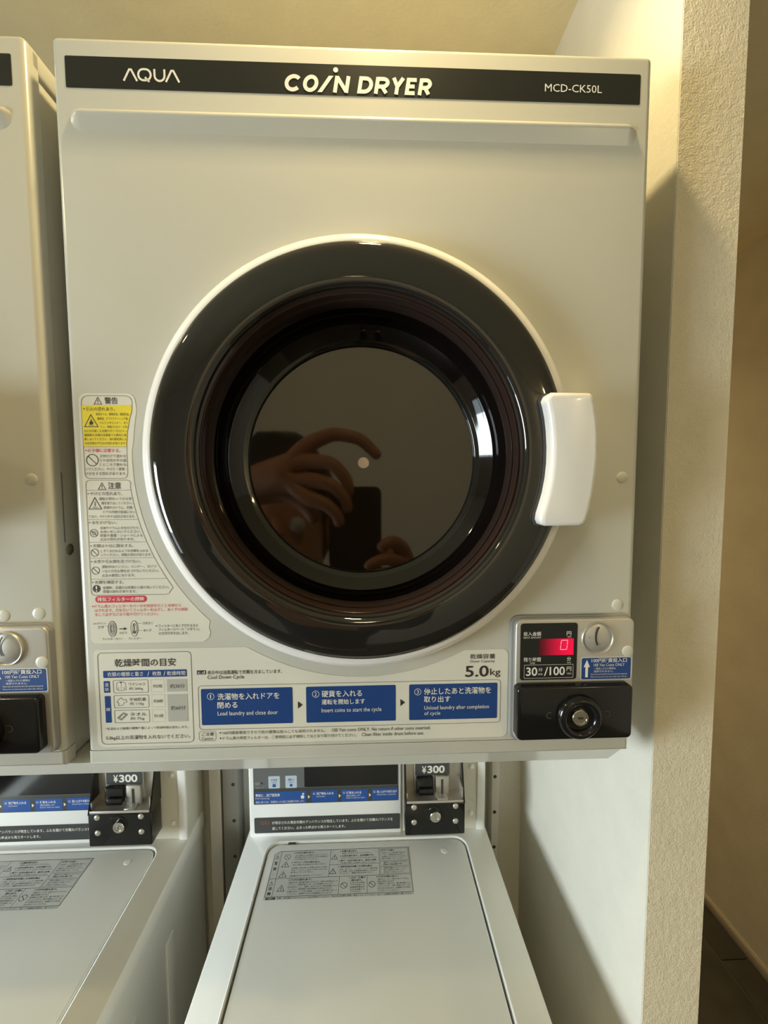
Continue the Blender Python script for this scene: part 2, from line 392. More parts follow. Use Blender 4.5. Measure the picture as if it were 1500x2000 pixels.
def make_dryer():
    t = thing('coin_dryer', '', 'dryer', (0, 0, ZD))
    # body sheet behind the front panel
    bm = bmesh.new()
    box(bm, -0.3215, 0.3215, 0.014, 0.46, 0.0, 0.778, bev=0.004, seg=2)
    box(bm, -0.325, 0.325, 0.006, 0.46, 0.776, 0.8028, bev=0.006, seg=3)
    cut(mesh('body', bm, 'side', t, smooth=40), 0.2, DCX, DCZ, -0.02, 0.3)
    # front panel with rounded edges and pressed rib, door hole left closed behind the door
    bm = bmesh.new()
    box(bm, -0.325, 0.325, 0.0, 0.0185, 0.0185, 0.8028, bev=0.0065, seg=5,
        which=lambda a, b: (a.y < 0.001 and b.y < 0.001 and not (a.z < 0.02 and b.z < 0.02)) or (abs(a.z - b.z) < 1e-5 and a.z > .8 and abs(a.x - b.x) < 1e-5))
    cut(mesh('front_panel', bm, 'paint', t, smooth=50), 0.215, DCX, DCZ, -0.02, 0.1)
    # rib: swept hump, ends sunk into the panel
    bm = bmesh.new()
    prof = [(0.7305, 0.0003), (0.7285, -0.0012), (0.7262, -0.0040), (0.7240, -0.0050), (0.7215, -0.0044), (0.7150, -0.0022), (0.7080, -0.0004), (0.7060, 0.0004)]
    cols = []
    xs_ = [-0.309, -0.305, -0.301, -0.297, 0.297, 0.301, 0.305, 0.309]; k_ = [0, .45, .85, 1, 1, .85, .45, 0]
    for x, k in zip(xs_, k_):
        cols.append([bm.verts.new((x, 0.0004 + (y - 0.0004) * k, 0.7185 + (z - 0.7185) * (.6 + .4 * k))) for z, y in prof])
    for a, b in zip(cols, cols[1:]):
        for i in range(len(prof) - 1): bm.faces.new((a[i], b[i], b[i + 1], a[i + 1]))
    mesh('pressed_rib', bm, 'paint', t, smooth=50)
    bm = bmesh.new()
    box(bm, -0.325, 0.325, 0.0004, 0.0185, 0.0, 0.0175, bev=0.004, seg=3,
        which=lambda a, b: (a.y < 0.001 and b.y < 0.001) and not (a.z > .017 and b.z > .017))
    mesh('lower_panel', bm, 'paint', t, smooth=50)
    # header band
    s = Sheet(['band'], vplane(-0.0002)); s.rect(-311, 311, 750.3, 782, 'band', 1, 1.6)
    hb = s.out('header_band', t)
    s = Sheet(['white'], vplane(-0.0003))
    z0, z1 = 759.3, 770.3
    for cx in (-243.7, -199.7):                          # the two letters A without bar
        s.line([(cx - 7.0, z0 - .8), (cx - 1.0, z1 - .4), (cx + 1.0, z1 - .4), (cx + 7.0, z0 - .8)], 2.1, 'white', False)
    s.line(rr(-235.4, -222.4, z0 + .3, z1 + .4, 5.4), 2.1, 'white')
    s.line([(-228.5, z0 + 3.4), (-224.0, z0 - 1.2)], 2.0, 'white', False)
    s.line([(-218.4, z1 + .8), (-218.4, z0 + 5)] + arc(-213.2, z0 + 5.2, 5.2, 180, 360, 8)[1:] + [(-208.0, z1 + .8)], 2.1, 'white', False)
    s.out('maker_lettering', hb); s = Sheet(['white'], vplane(-0.0003)); B_ = 0.03
    def glyph(paths, x0, w, zb=753.1, h=17.2, tk=4.1):
        for li, (pth, closed) in enumerate(paths):
            pp = []
            for u, v in pth:
                X = x0 + tk / 2 + u * (w - tk - h * .17); Z = zb + tk / 2 * .9 + v * (h - tk * .9); pp.append((X + (Z - zb) * .17, Z))
            s.line(pp, tk, 'white', closed, 3 + li * .5)
    el = lambda a0, a1, n=26: [(.5 + .5 * math.cos(math.radians(a0 + (a1 - a0) * i / n)), .5 + .5 * math.sin(math.radians(a0 + (a1 - a0) * i / n))) for i in range(n + 1)]
    bowl = lambda v0, v1, xr: [(0, v1)] + [(xr + (1 - xr) * math.sin(math.radians(180 * i / 10)), v1 - (v1 - v0) * (1 - math.cos(math.radians(180 * i / 10))) / 2) for i in range(11)] + [(0, v0)]
    R_g = [(bowl(.42, 1, .55), False), ([(0, -.14), (0, 1.12)], False), ([(.5, .42), (1.0, -.07)], False)]
    glyph([(el(40, 318), False)], -82.5, 21.4)
    glyph([(el(0, 360)[:-1], True)], -62.9, 19.4)
    s.fill([(-46.1, 753.1), (-41.2, 753.1), (-28.6, 770.0), (-33.6, 770.0)], 'white', 3)
    s.circ(-26.2, 776.1, 2.7, 'white', 3)
    glyph([([(0, -.14), (0, 1.12)], False), ([(0, 1.06), (1, -.06)], False), ([(1, -.14), (1, 1.12)], False)], -29.5, 19.3)
    glyph([([(0, 0), (0, 1), (.45, 1)] + [(.45 + .55 * math.sin(math.radians(18 * i)), .5 + .5 * math.cos(math.radians(18 * i))) for i in range(1, 10)] + [(.45, 0)], True)], -3.4, 18.9)
    glyph(R_g, 14.8, 18.2)
    glyph([([(0, 1.12), (.5, .45), (1, 1.12)], False), ([(.5, .5), (.5, -.14)], False)], 31.8, 17.4)
    glyph([([(1.1, 1), (0, 1), (0, 0), (1.1, 0)], False), ([(0, .5), (.95, .5)], False)], 48.2, 15.0)
    glyph(R_g, 62.4, 16.8)
    s.out('title_lettering', hb); s = Sheet(['white'], vplane(-0.0003))
    s.text('MCD-CK50L', 203.3, 267.3, 761.0, 769.0, 'white')
    s.out('model_lettering', hb)
    # warning label to the left of the door
    R0 = 258.5
    pts = arc(-306.4, 423.5, 8.5, 180, 90, 5) + arc(-262, 423.5, 8.5, 90, 0, 5)
    pts += [(doorx(z, R0 + (0 if z < 380 else -1.5)), z) for z in (414, 404, 392, 380, 368, 356, 340, 325, 310, 295, 280, 262, 245, 228, 212, 196, 182, 172)]
    pts += [(-180.5, 164), (-178.6, 158.5), (-180.5, 152), (-187, 147.2), (-305, 147.2)] + arc(-308, 154, 7, 250, 180, 4)
    s = Sheet(['film'], vplane(-0.0002)); s.fill(pts, 'film', 1); wl = s.out('warning_label', t)
    s = Sheet(['ink'], vplane(-0.0003)); g = 'greyink'
    RL = 263.9
    # first frame
    s.line(arc(-304.6, 421.8, 7.4, 180, 90, 6) + arc(-264, 421.8, 7.4, 90, 0, 6) + [(-257.6, 412), (-260, 404), (-263, 390), (-264.6, 376), (-264.8, 345)] + arc(-270, 342.5, 5, 0, -90, 5) + arc(-307, 342.5, 5, 270, 180, 5), .5, g)
    s.fill([(-311.6, 373.2), (-264.9, 373.2), (-263.2, 390), (-260.4, 404), (-257.9, 412), (-256.8, 418.9), (-311.9, 418.9)], 'yellow', 2)
    s.tri(-294, 419.9, 8.2, 7.6, 'ink', .6); s.text('警告', -286.6, -272.4, 420.2, 427.6, 'ink', .012)
    s.circ(-309.3, 414.8, .8, 'ink', 3, 8); s.text('引火の恐れあり。', -307.2, -275.6, 412.4, 416.8)
    s.tri(-302.2, 395.1, 14.6, 13.2, 'ink', .8, 'flame', 3)
    s.para([('食用オイル、動物系油、植物系油、', -296.6, -260.2, 407.4, 410.5), ('機械油、ドライクリーニング油、', -295.4, -261.5, 402.6, 405.7), ('ベンジンやシンナー、ガソ', -293.2, -262.2, 397.9, 401), ('リン、樹脂(セルロース系)', -292.4, -262.4, 393.3, 396.4),
            ('などの付着した衣類やポリプロピレン', -310.2, -263.4, 388.9, 392), ('繊維製の衣類は洗濯後でも絶対に乾', -310.4, -264.2, 384.4, 387.5), ('燥しないでください。油の酸化熱によ', -310.6, -264.6, 379.9, 383), ('る自然発火や引火の恐れがあります。', -310.6, -264.8, 375.3, 378.4)])
    s.line([(-311.8, 373), (-264.9, 373)], .4, g, False)
    s.circ(-309.4, 368.8, .8, 'red', 3, 8); s.text('お子様に注意する。', -307.6, -271.8, 366.7, 370.8, 'red', .01)
    s.no(-303.1, 358, 6.4, 'ink', .8)
    s.para([('子供だけで使わせ', -295, -265.8, 360.8, 364.3), ('たり幼児の手の届', -295.2, -266, 356, 359.5), ('くところで使わな', -295.4, -266, 351.2, 354.7), ('いでください。やけど・感電・', -311, -266, 346.2, 349.8), ('けがをする恐れがあります。', -311.2, -266, 341.2, 344.8)])
    # second frame
    zz = [328, 318, 306, 294, 280, 266, 250, 236, 222, 212]
    s.line(arc(-307, 331, 4.6, 180, 90, 4) + arc(-266.4, 331, 4.6, 90, 20, 4) + [(doorx(z, RL) + .3, z) for z in zz] + [(-222.6, 208.2), (-224.4, 205), (-228, 204), (-306, 204)] + arc(-307.6, 208, 4, 260, 180, 4), .5, g)
    for z in (324.2, 291, 265.2, 247.0, 222.6): s.line([(-311.9, z), (doorx(z, RL), z)], .35, g, False)
    s.tri(-294, 325.2, 8.2, 7.4, 'ink', .6); s.text('注意', -287.4, -273, 325.6, 333.2, 'ink', .012)
    for z, tx, x1 in ((320.4, 'やけどの恐れあり。', -271.8), (287.6, '水をかけない。', -279.8), (261, '衣類は十分に脱水する。', -262.4), (243, '火気や引火物を近づけない。', -254.4), (219, '衣類を確認する。', -274.8)):
        s.circ(-309.6, z, .7, 'ink', 3, 8); s.text(tx, -307.3, x1, z - 2, z + 2, 'ink')
    s.tri(-302.6, 303, 14, 13, 'ink', .8, 'heat')
    s.para([('運転が終わってから衣', -298, -261.8, 312.8, 316.3), ('類を取り出してください。', -295.4, -261, 307.9, 311.3), ('乾燥中はドラム、衣類、', -293.2, -260.6, 302.9, 306.3), ('ドアの内側が高温になっ', -294, -258.8, 297.9, 301.3), ('ており、やけどをする恐れがあります。', -310, -258.8, 292.8, 296.2),
            ('本体やドラムに水をかけたり、', -298.3, -254.2, 279.7, 283.1), ('水洗いをしないでください。', -298.5, -252.9, 275.4, 278.8), ('感電や漏電・ショートによる', -298.7, -251.6, 271.1, 274.5), ('火災の恐れがあります。', -298.9, -260.6, 266.8, 270.2),
            ('しずくのたれるような衣類を入れな', -298.8, -245.8, 253.4, 256.8), ('いでください。感電の恐れがあります。', -299, -242, 248.9, 252.2),
            ('運転中はベンジン、シンナー、ガソリ', -298.5, -238, 235.2, 238.6), ('ンなどの引火物を近づけないでください。', -298.7, -234.6, 230.2, 233.6), ('火災の原因になります。', -299, -261.6, 225.1, 228.5),
            ('金属粉、金属片は衣類から取り除いてください。', -298.6, -224, 210.9, 214.3), ('感電の恐れがあります。', -298.8, -261, 206.4, 209.8)])
    s.no(-305.4, 275.6, 4.2, 'ink', .6); s.circ(-305.4, 275.6, 2, 'ink', 3, 12, .5); s.no(-305.6, 253.2, 4.2, 'ink', .6); s.no(-305.6, 232.6, 4.2, 'ink', .6)
    s.circ(-305.6, 211.6, 4.3, 'ink', 2); s.rect(-306.3, -304.9, 211, 214.6, 'white', 3); s.circ(-305.6, 209, .8, 'white', 3, 8)
    s.rect(-307.6, -249.8, 195.2, 203, 'red', 2, 3.8); s.text('排気フィルターの掃除', -305, -252.6, 196.6, 201.6, 'white', .012)
    s.circ(-310.9, 190.9, .8, 'red', 3, 8)
    s.para([('ドラム奥のフィルターカバーの中央部を引くと本体から', -308.8, -211.2, 189, 193), ('はずれます。爪を引いてフィルターをはずし、糸くずの掃除', -308.8, -203.8, 184.2, 188.2), ('をして必ず元どおり取り付けてください。', -308.8, -237.2, 179.4, 183.2)], 'red')
    for cx, hx, k in ((-290.2, 4.6, 1), (-265.3, 3.9, .6)):  # filter cover and filter
        s.circ(cx, 164.4, hx, 'lgrey' if k == 1 else 'film', 2, 24, None, 9.2); s.circ(cx, 164.4, hx, 'ink', 3, 24, .4, 9.2)
        s.circ(cx + .3, 164.4, hx * .55, 'greyink', 3, 20, .5, 6)
    s.line([(-291.4, 168), (-289, 168), (-289, 161), (-291.4, 161)], .5, 'ink'); s.line([(-265.3, 170), (-265.3, 159)], 1, 'ink', False); s.rect(-267.4, -263.4, 158.6, 161.4, 'greyink', 3)
    s.rect(-282.2, -276.6, 163.8, 164.8, 'ink', 3); s.fill([(-277, 162.4), (-273.8, 164.3), (-277, 166.2)], 'ink', 3)
    s.line([(-297, 168), (-294, 166.5)], .3, 'ink', False); s.line([(-262, 170.4), (-256.6, 170.4)], .3, 'ink', False); s.line([(-261.4, 162), (-256.6, 162)], .3, 'ink', False)
    s.para([('(メダマン)', -311.2, -297.6, 169.2, 172.2), ('文字', -306.6, -299.6, 165, 168.2), ('はずす', -282.2, -273.6, 158, 160.8), ('フィルターカバー', -302, -278.4, 151.1, 154.1), ('フィルター', -272.4, -257.8, 151.1, 154.1), ('爪を引く', -255.6, -244, 168.9, 171.9), ('糸くず', -255.2, -246.2, 160.5, 163.5),
            ('フィルターに糸くずがたまると', -237.8, -192.8, 165.2, 168.8), ('フィルターカバーの「メダマン」', -237.8, -191.4, 160.8, 164.4), ('の文字が浮き出します。', -237.8, -203.8, 156.3, 159.9)])
    s.circ(-240.2, 167, .7, 'ink', 3, 8)
    s.out('lettering', wl)
    # instruction label below the door
    pts = arc(-307.5, 134.5, 5.5, 180, 90, 4) + [(doorx(140, R0), 140)]
    pts += [(-1 + R0 * math.cos(math.radians(a)), 359.7 + R0 * math.sin(math.radians(a))) for a in range(238, 300, 4)]
    pts += arc(165, 124, 8, 80, 0, 5) + arc(165, 30.4, 8, 0, -90, 5) + arc(-305, 30.4, 8, 270, 180, 5)
    pts = [(x, min(z, 140)) for x, z in pts]
    s = Sheet(['film'], vplane(-0.0002)); s.fill(pts, 'film', 1); il = s.out('instruction_label', t)
    s = Sheet(['ink'], vplane(-0.0003))
    s.line(rr(-308.4, -202, 26, 136, 5), .6, g)
    s.text('乾燥時間の目安', -289.5, -219.8, 119, 128.6, 'ink', .01)
    s.rect(-303, -207.6, 106.2, 114.6, 'blue', 2, .8)
    s.text('衣類の種類と重さ', -298.2, -257.6, 107.8, 113, 'white'); s.text('/', -252.6, -250.4, 107.6, 113, 'white'); s.text('枚数', -247, -236.6, 107.8, 113, 'white'); s.text('/', -234.2, -232, 107.6, 113, 'white'); s.text('乾燥時間', -230.2, -209.2, 107.8, 113, 'white')
    s.rect(-303, -296, 88.4, 102.4, 'blue', 2, .8); s.text('混', -301.6, -297.4, 95.8, 100, 'white'); s.text('紡', -301.6, -297.4, 90.4, 94.6, 'white')
    s.rect(-302.6, -296, 52.2, 84.4, 'blue', 2, .8); s.text('綿', -301.4, -297.2, 66.2, 70.4, 'white')
    for z0, z1, a, b, c in ((88, 103, 'ワイシャツ', '約 200g', '約5枚'), (69.8, 84.8, '半袖肌着', '約 110g', '約8枚'), (51.8, 66.8, 'タオル', '約 75g', '約15枚')):
        s.line(rr(-292.2, -252.4, z0, z1, 1.2), .5, g); s.text(a, -274.6, -255.8, z0 + 7.8, z0 + 12, 'ink'); s.text(b, -274.2, -258.6, z0 + 2.4, z0 + 6.6, 'ink')
        s.line(rr(-249, -234, z0, z1, .6), .25, 'lgrey'); s.text(c, -246.8, -236.2, z0 + 5.2, z0 + 9.4, 'ink')
        cx, cz = -283.4, (z0 + z1) / 2
        if a == 'ワイシャツ':
            s.line([(cx - 2, cz + 5.6), (cx - 5, cz + 4), (cx - 5.6, cz - 4), (cx - 4.2, cz - 4.4), (cx - 3.2, cz - .5), (cx - 3, cz - 5), (cx + 3, cz - 5), (cx + 3.2, cz - .5), (cx + 4.2, cz - 4.4), (cx + 5.6, cz - 4), (cx + 5, cz + 4), (cx + 2, cz + 5.6)], .4, g)
            s.line([(cx, cz + 4), (cx, cz - 5)], .3, g, False); s.fill([(cx - 1.4, cz + 5.6), (cx + 1.4, cz + 5.6), (cx, cz + 3.6)], 'ink', 3)
        elif a == '半袖肌着':
            s.line([(cx - .6, cz + 4.6), (cx - 3.4, cz + 3), (cx - 5.6, cz - .6), (cx - 3.4, cz - 2.4), (cx - 4.4, cz - 4.8), (cx + 1.2, cz - 4.2), (cx + 2.6, cz - 1.2), (cx + 5.8, cz - .4), (cx + 4.6, cz + 2.8), (cx + 1.6, cz + 1.8)], .5, g)
        else:
            s.line([(cx - 5.6, cz - 1.6), (cx + 1, cz + 4.4), (cx + 5.6, cz + 2.4), (cx - 1.4, cz - 4.2)], .8, g); s.line([(cx - 3.6, cz - 1), (cx + 1.4, cz + 3), (cx + 3.6, cz + 2), (cx - 1.4, cz - 2.6)], .4, g)
    s.rect(-230.8, -207.8, 88.2, 103, 'lgrey', 2); s.text('約30分', -227.2, -210.4, 92.2, 97.4, 'ink')
    s.rect(-230.8, -207.8, 51.8, 84.8, 'lgrey', 2); s.text('約60分', -227.2, -210.2, 65.6, 71, 'ink')
    s.text('*気温および機種の種類や量によって乾燥時間は変化します。', -303.2, -208, 43.2, 46.4, 'ink')
    s.text('5.0kg以上の洗濯物を入れないでください。', -303.4, -206.2, 30.4, 36.2, 'ink', .005)
    s.rect(-195.8, -185.4, 108, 113, 'ink', 2, .5); s.text('c.d', -194.6, -186.6, 108.8, 112.4, 'white')
    s.text('表示中は送風運転で衣類を冷ましています。', -183.8, -97, 107.6, 112.6, 'ink', .008); s.text('Cool Down Cycle', -184, -141.4, 101, 106.6, 'ink', .005)
    s.line(rr(-195, 164.2, 40.8, 94.2, 4), .5, g)
    for x0, x1 in ((-192, -85.2), (-69.2, 37.4), (53.6, 160.4)): s.rect(x0, x1, 46.2, 90.4, 'blue', 2, 1.6)
    for x in (-79, 43): s.fill([(x, 64), (x + 5.4, 68.4), (x, 72.8)], 'ink', 3)
    for n, cx in (('1', -180.8), ('2', -57.8), ('3', 64)):
        s.circ(cx, 81.2, 3.9, 'white', 3, 24, .5); k = .55 if n == '1' else 1.25; s.text(n, cx - k, cx + k, 78.8, 83.6, 'white', 0, 4)
    s.text('洗濯物を入れドアを', -173, -100.6, 76.6, 84.8, 'white', .01, 4); s.text('閉める', -173.2, -149.8, 66.4, 74, 'white', .01, 4); s.text('Load laundry and close door', -173.2, -102.8, 56.2, 62.8, 'white', 0, 4)
    s.text('硬貨を入れる', -50.8, -2.8, 77.2, 85.4, 'white', .01, 4); s.text('運転を開始します', -50.8, .6, 68, 74.6, 'white', .01, 4); s.text('Insert coins to start the cycle', -51, 20.3, 57, 63.6, 'white', 0, 4)
    s.text('停止したあと洗濯物を', 71.4, 152.6, 77.4, 85.8, 'white', .01, 4); s.text('取り出す', 71.4, 103.4, 67.8, 75.6, 'white', .01, 4); s.text('Unload laundry after completion', 71.9, 150.4, 57.4, 63.6, 'white', 0, 4); s.text('of cycle', 71.9, 91.3, 50.8, 56.6, 'white', 0, 4)
    s.line(rr(-195.8, -176.2, 27, 38.8, 3), .4, g); s.text('ご注意', -193, -178.6, 33, 37.4, 'ink', .006); s.text('Caution', -193, -179.4, 28, 31.8, 'ink')
    s.circ(-171, 36.4, .9, 'ink', 3, 8); s.circ(-171, 29.6, .9, 'ink', 3, 8)
    s.text('100円硬貨専用ですので他の硬貨は投入しても返却されません。', -168.2, -47, 34, 38.2, 'ink'); s.text('100 Yen coins ONLY. No return if other coins inserted.', -39, 79.2, 34.2, 38.4, 'ink')
    s.text('ドラム奥の排気フィルターは、ご使用前に必ず掃除して元どおり取り付けてください。', -168.2, -10, 27.4, 31.6, 'ink'); s.text('Clean filter inside drum before use.', -3.6, 71.4, 27.8, 32, 'ink')
    s.text('乾燥容量', 126.8, 157.2, 120.4, 126.4, 'ink', .006); s.text('Dryer Capacity', 127.2, 156.8, 115, 119, 'ink')
    s.text('5.0', 121, 149.4, 98.2, 112, 'ink', .014, res=4); s.text('kg', 151.2, 163.8, 97.2, 108, 'ink', .004, res=3)
    s.out('lettering', il)
    # ---- door
    d = link('door', None, t, (DCX, 0, DCZ))
    bm = bmesh.new()
    lathe(bm, [(0.2455, 0.0), (0.2440, -0.003), (0.2425, -0.008), (0.2400, -0.014), (0.2365, -0.0195), (0.2320, -0.0235), (0.2280, -0.0252), (0.2250, -0.0250), (0.2250, -0.010)], 0, 0, 160)
    mesh('white_rim', bm, 'rim', d, smooth=60)
    bm = bmesh.new()
    lathe(bm, [(0.2262, -0.022), (0.2262, -0.0262), (0.2250, -0.0285), (0.2225, -0.0310), (0.2180, -0.0335), (0.2140, -0.0345), (0.2080, -0.0350), (0.1980, -0.0355), (0.1860, -0.0360), (0.1805, -0.0352), (0.1775, -0.0330), (0.1765, -0.0290)], 0, 0, 192)
    mesh('black_ring', bm, 'black', d, smooth=60)
    bm = bmesh.new()
    lathe(bm, [(0.1765, -0.0290), (0.1740, -0.0270), (0.1722, -0.0285), (0.1705, -0.0262), (0.1700, -0.0210), (0.1685, -0.0195), (0.1678, -0.0205), (0.1668, -0.0175), (0.1664, -0.0120), (0.1664, -0.004)], 0, 0, 192)
    mesh('stepped_lip', bm, 'lipm', d, smooth=60)
    bm = bmesh.new()
    lathe(bm, [(0.1664, -0.004), (0.1682, 0.012), (0.1694, 0.028), (0.1699, 0.0380), (0.1697, 0.0408), (0.1688, 0.0430), (0.1649, 0.0470), (0.1606, 0.0510), (0.1557, 0.0550), (0.1519, 0.0580)], 0, 0, 192)
    mesh('bowl_wall', bm, 'bowl', d, smooth=60)
    bm = bmesh.new()
    lathe(bm, [(0.1519, 0.0580), (0.1505, 0.0592), (0.1470, 0.0598), (0.1453, 0.0615), (0.1448, 0.0660)], 0, 0, 192)
    mesh('inner_ring', bm, 'black', d, smooth=60)
    bm = bmesh.new(); RR = 1.25
    prof = [(r, 0.0660 + (0.1448 ** 2 - r * r) / (2 * RR)) for r in [0.1448 * (1 - i / 20) for i in range(20)]] + [(0.0008, 0.0660 + 0.1448 ** 2 / (2 * RR))]
    lathe(bm, prof, 0, 0, 128, cap1=True)
    mesh('glass', bm, 'glass', d, smooth=60)
    bm = bmesh.new(); lathe(bm, [(0.0078, 0.0755), (0.0078, 0.0705), (0.0070, 0.0692), (0.0055, 0.0688)], 0.001, -0.0022, 32, cap1=True)
    mesh('centre_cap', bm, 'pin', d, smooth=40)['label'] = 'small pinkish white cap in the middle of the glass'
    # handle
    ox, oz = DCX, DCZ
    L = [(191.2, 417), (193, 411), (195.5, 400), (197.4, 386), (198.6, 370), (198.6, 352), (197.2, 336), (194.4, 320), (190.6, 306), (188.2, 298)]
    Rr = [(238.6, 291), (242, 303), (245.2, 320), (247.8, 340), (249, 360), (249, 378), (247.6, 396), (244.6, 412), (242.8, 419)]
    tl = [(193.4, 422.2), (197.6, 425)]; tr = [(241.2, 422.8), (238, 424.8)]; bl = [(187.4, 291.4), (189.4, 286.6), (194, 284.8)]; br = [(230, 284.8), (235.6, 286.4)]
    H = L + bl + br + Rr + tr + tl[::-1]
    bm = bmesh.new(); prism(bm, [(x * .001 - ox, z * .001 - oz) for x, z in H], -0.052, -0.037, bev=0.0055, seg=5)
    mesh('handle', bm, 'rim', d, smooth=50)['label'] = 'curved white door handle'
    cx = sum(x for x, z in H) / len(H); cz = sum(z for x, z in H) / len(H)
    H2 = [(x - (3.0 if x < 215 else 4), z + (-1 if z < 300 else 1 if z > 410 else 0)) for x, z in H]
    bm = bmesh.new(); prism(bm, [(x * .001 - ox, z * .001 - oz) for x, z in H2], -0.0368, -0.030)
    mesh('handle_base', bm, 'hgrey', d)
    # ---- coin unit
    u = link('coin_unit', None, t)
    bm = bmesh.new(); prism(bm, rr(.1745, .3215, .0200, .1735, .010), -0.004, 0.001, bev=.0015, seg=2); mesh('gasket', bm, 'rubber', u, smooth=50)
    bm = bmesh.new(); prism(bm, rr(.1785, .3210, .0225, .1710, .0085), -0.0105, -0.003, bev=.0020, seg=3); mesh('metal_plate', bm, 'silver', u, smooth=50)
    yp = -0.0106
    s = Sheet(['lgrey'], vplane(yp)); s.rect(182.8, 252.8, 96.8, 167.0, 'silver', 0.5, 4); s.rect(183.8, 252, 97.6, 166.2, 'band', 1, 3.4)
    s.text('投入金額', 187.3, 208.3, 151.2, 156.2, 'white', .01); s.text('INPUT AMOUNT', 187.4, 208.4, 148, 150.2, 'white')
    s.text('円', 238.8, 244.4, 151, 156, 'white', .01); s.text('YEN', 239.2, 244.2, 148.4, 150.2, 'white')
    s.text('残り時間', 188, 208.4, 120, 125.2, 'white', .01); s.text('TIME', 195.4, 201.6, 117.2, 119.2, 'white')
    s.text('分', 239.9, 244.9, 120, 125, 'white', .01); s.text('min', 240.1, 244.7, 117.4, 119.2, 'white')
    s.line(rr(188.9, 247.7, 99.9, 116, .4), .35, 'white')
    s.text('30', 191.2, 204.6, 102.8, 113.2, 'white', .016, res=4); s.text('/', 212.8, 217.6, 102.6, 113.2, 'white', .004); s.text('100', 219.4, 237.8, 103, 113.4, 'white', .016, res=4)
    s.text('分', 205.9, 210.9, 108.2, 112.4, 'white', .006); s.text('min', 205.7, 211, 103.6, 106.2, 'white'); s.text('円', 239.9, 245.5, 108, 113.2, 'white', .006); s.text('YEN', 239.8, 245.6, 103.8, 105.8, 'white')
    s.out('display_panel', u)
    s = Sheet(['led'], vplane(yp))
    s.rect(206, 247.6, 127.4, 147.4, 'led', 2)
    x0, x1, zb, zm, zt = 231.6, 239.2, 134.2, 139.8, 145.4; k = .1
    sl = lambda x, z: (x + (z - zb) * k, z)
    for a, b in (((x0, zt), (x1, zt)), ((x0, zb), (x1, zb)), ((x0, zb + .8), (x0, zm - .4)), ((x0, zm + .4), (x0, zt - .8)), ((x1, zb + .8), (x1, zm - .4)), ((x1, zm + .4), (x1, zt - .8))):
        s.line([sl(*a), sl(*b)], .6, 'digit', False, 4)
    s.out('led_display', u)['label'] = 'red lit display window reading 0'
    bm = bmesh.new()
    lathe(bm, [(0.0195, 0.0), (0.0195, -0.0022), (0.0188, -0.0030), (0.0178, -0.0026), (0.0172, -0.0012), (0.0150, -0.0022), (0.0110, -0.0032), (0.0060, -0.0038), (0.0010, -0.0040)], 0.2756, 0.1472, 56, cap1=True, cy=-0.0105)
    mesh('coin_slot_dial', bm, 'silver', u, smooth=60)
    s = Sheet(['ink'], vplane(-0.0148)); a_ = [(x, z) for x, z in arc(294, 149.8, 22, 146, 206, 10)]
    s.line(a_, 1.9, 'ink', False); s.circ(264.4, 149.4, .7, 'greyink', 3, 8); s.out('coin_slot', u)
    s = Sheet(['white'], vplane(yp)); s.rect(257, 318.6, 96.2, 124, 'white', .5, 2.6); s.rect(257.8, 317.8, 97, 123.2, 'blue', 1, 2)
    s.fill([(262.6, 99.6), (265.8, 99.6), (265.8, 112), (268, 112), (264.2, 121), (260.4, 112), (262.6, 112)], 'white', 2)
    s.text('100円硬貨投入口', 269.8, 312.6, 117.4, 122.6, 'white', .012); s.text('100 Yen Coins ONLY', 272.6, 310, 112.8, 116.2, 'white')
    s.text('一度投入された硬貨は', 272.8, 299.4, 108.8, 111.4, 'white'); s.text('返却されません。', 272.8, 296.8, 105.4, 108, 'white')
    s.text('Once coins are inserted, the coins cannot be returned.', 269.2, 313.6, 102.2, 104.2, 'white'); s.text('Please do not insert any coins other than 100 yen.', 269.2, 313.6, 98.8, 100.8, 'white')
    s.out('coin_label', u)
    bm = bmesh.new(); prism(bm, rr(.1776, .3146, .0300, .0946, .006), -0.0225, -0.009, bev=.0025, seg=3); mesh('cash_box', bm, 'bblack', u, smooth=50)
    lx, lz = .2500, .0588
    bm = bmesh.new(); lathe(bm, [(0.0262, 0.0), (0.0262, -0.0035), (0.0248, -0.0065), (0.0225, -0.0085), (0.0200, -0.0090), (0.0175, -0.0080), (0.0160, -0.0055), (0.0150, -0.0030), (0.0110, -0.0028)], lx, lz, 56, cap1=True, cy=-0.0222)
    mesh('lock_collar', bm, 'bblack', u, smooth=60)
    bm = bmesh.new(); lathe(bm, [(0.0098, 0.0), (0.0098, -0.0060), (0.0090, -0.0068), (0.0070, -0.0068), (0.0068, -0.0060), (0.0045, -0.0060)], lx, lz, 32, cap1=True, cy=-0.0212)
    mesh('lock_cylinder', bm, 'chrome', u, smooth=40)
    bm = bmesh.new(); box(bm, lx - .0030, lx + .0030, -0.0280, -0.0262, lz - .0010, lz + .0010); mesh('keyhole', bm, 'ink', u)
    s = Sheet(['greyink'], vplane(-0.0226)); s.line(arc(215.5, 60.5, 3.6, 60, 300, 12), .5, 'greyink', False); s.out('stamped_mark', u)
    s = Sheet(['greyink'], vplane(-0.0226)); s.line(arc(283, 60.5, 3.8, -120, 130, 12), .5, 'greyink', False); s.out('stamped_mark', u)
    # clear bumper pads, side screw
    for px, pz, py in ((.306, .3365, 0.0), (.3052, .1835, 0.0), (.3135, .1305, -.0105)): pad(px, pz, py, t)
    bm = bmesh.new(); lathe(bm, [(0.0068, 0), (0.0068, .0012), (0.0050, .0024), (0.0015, .0030)], 0.0315, 0.2525, 20, cap1=True, ax='x', cy=0.3213); mesh('screw', bm, 'chrome', t, smooth=40)
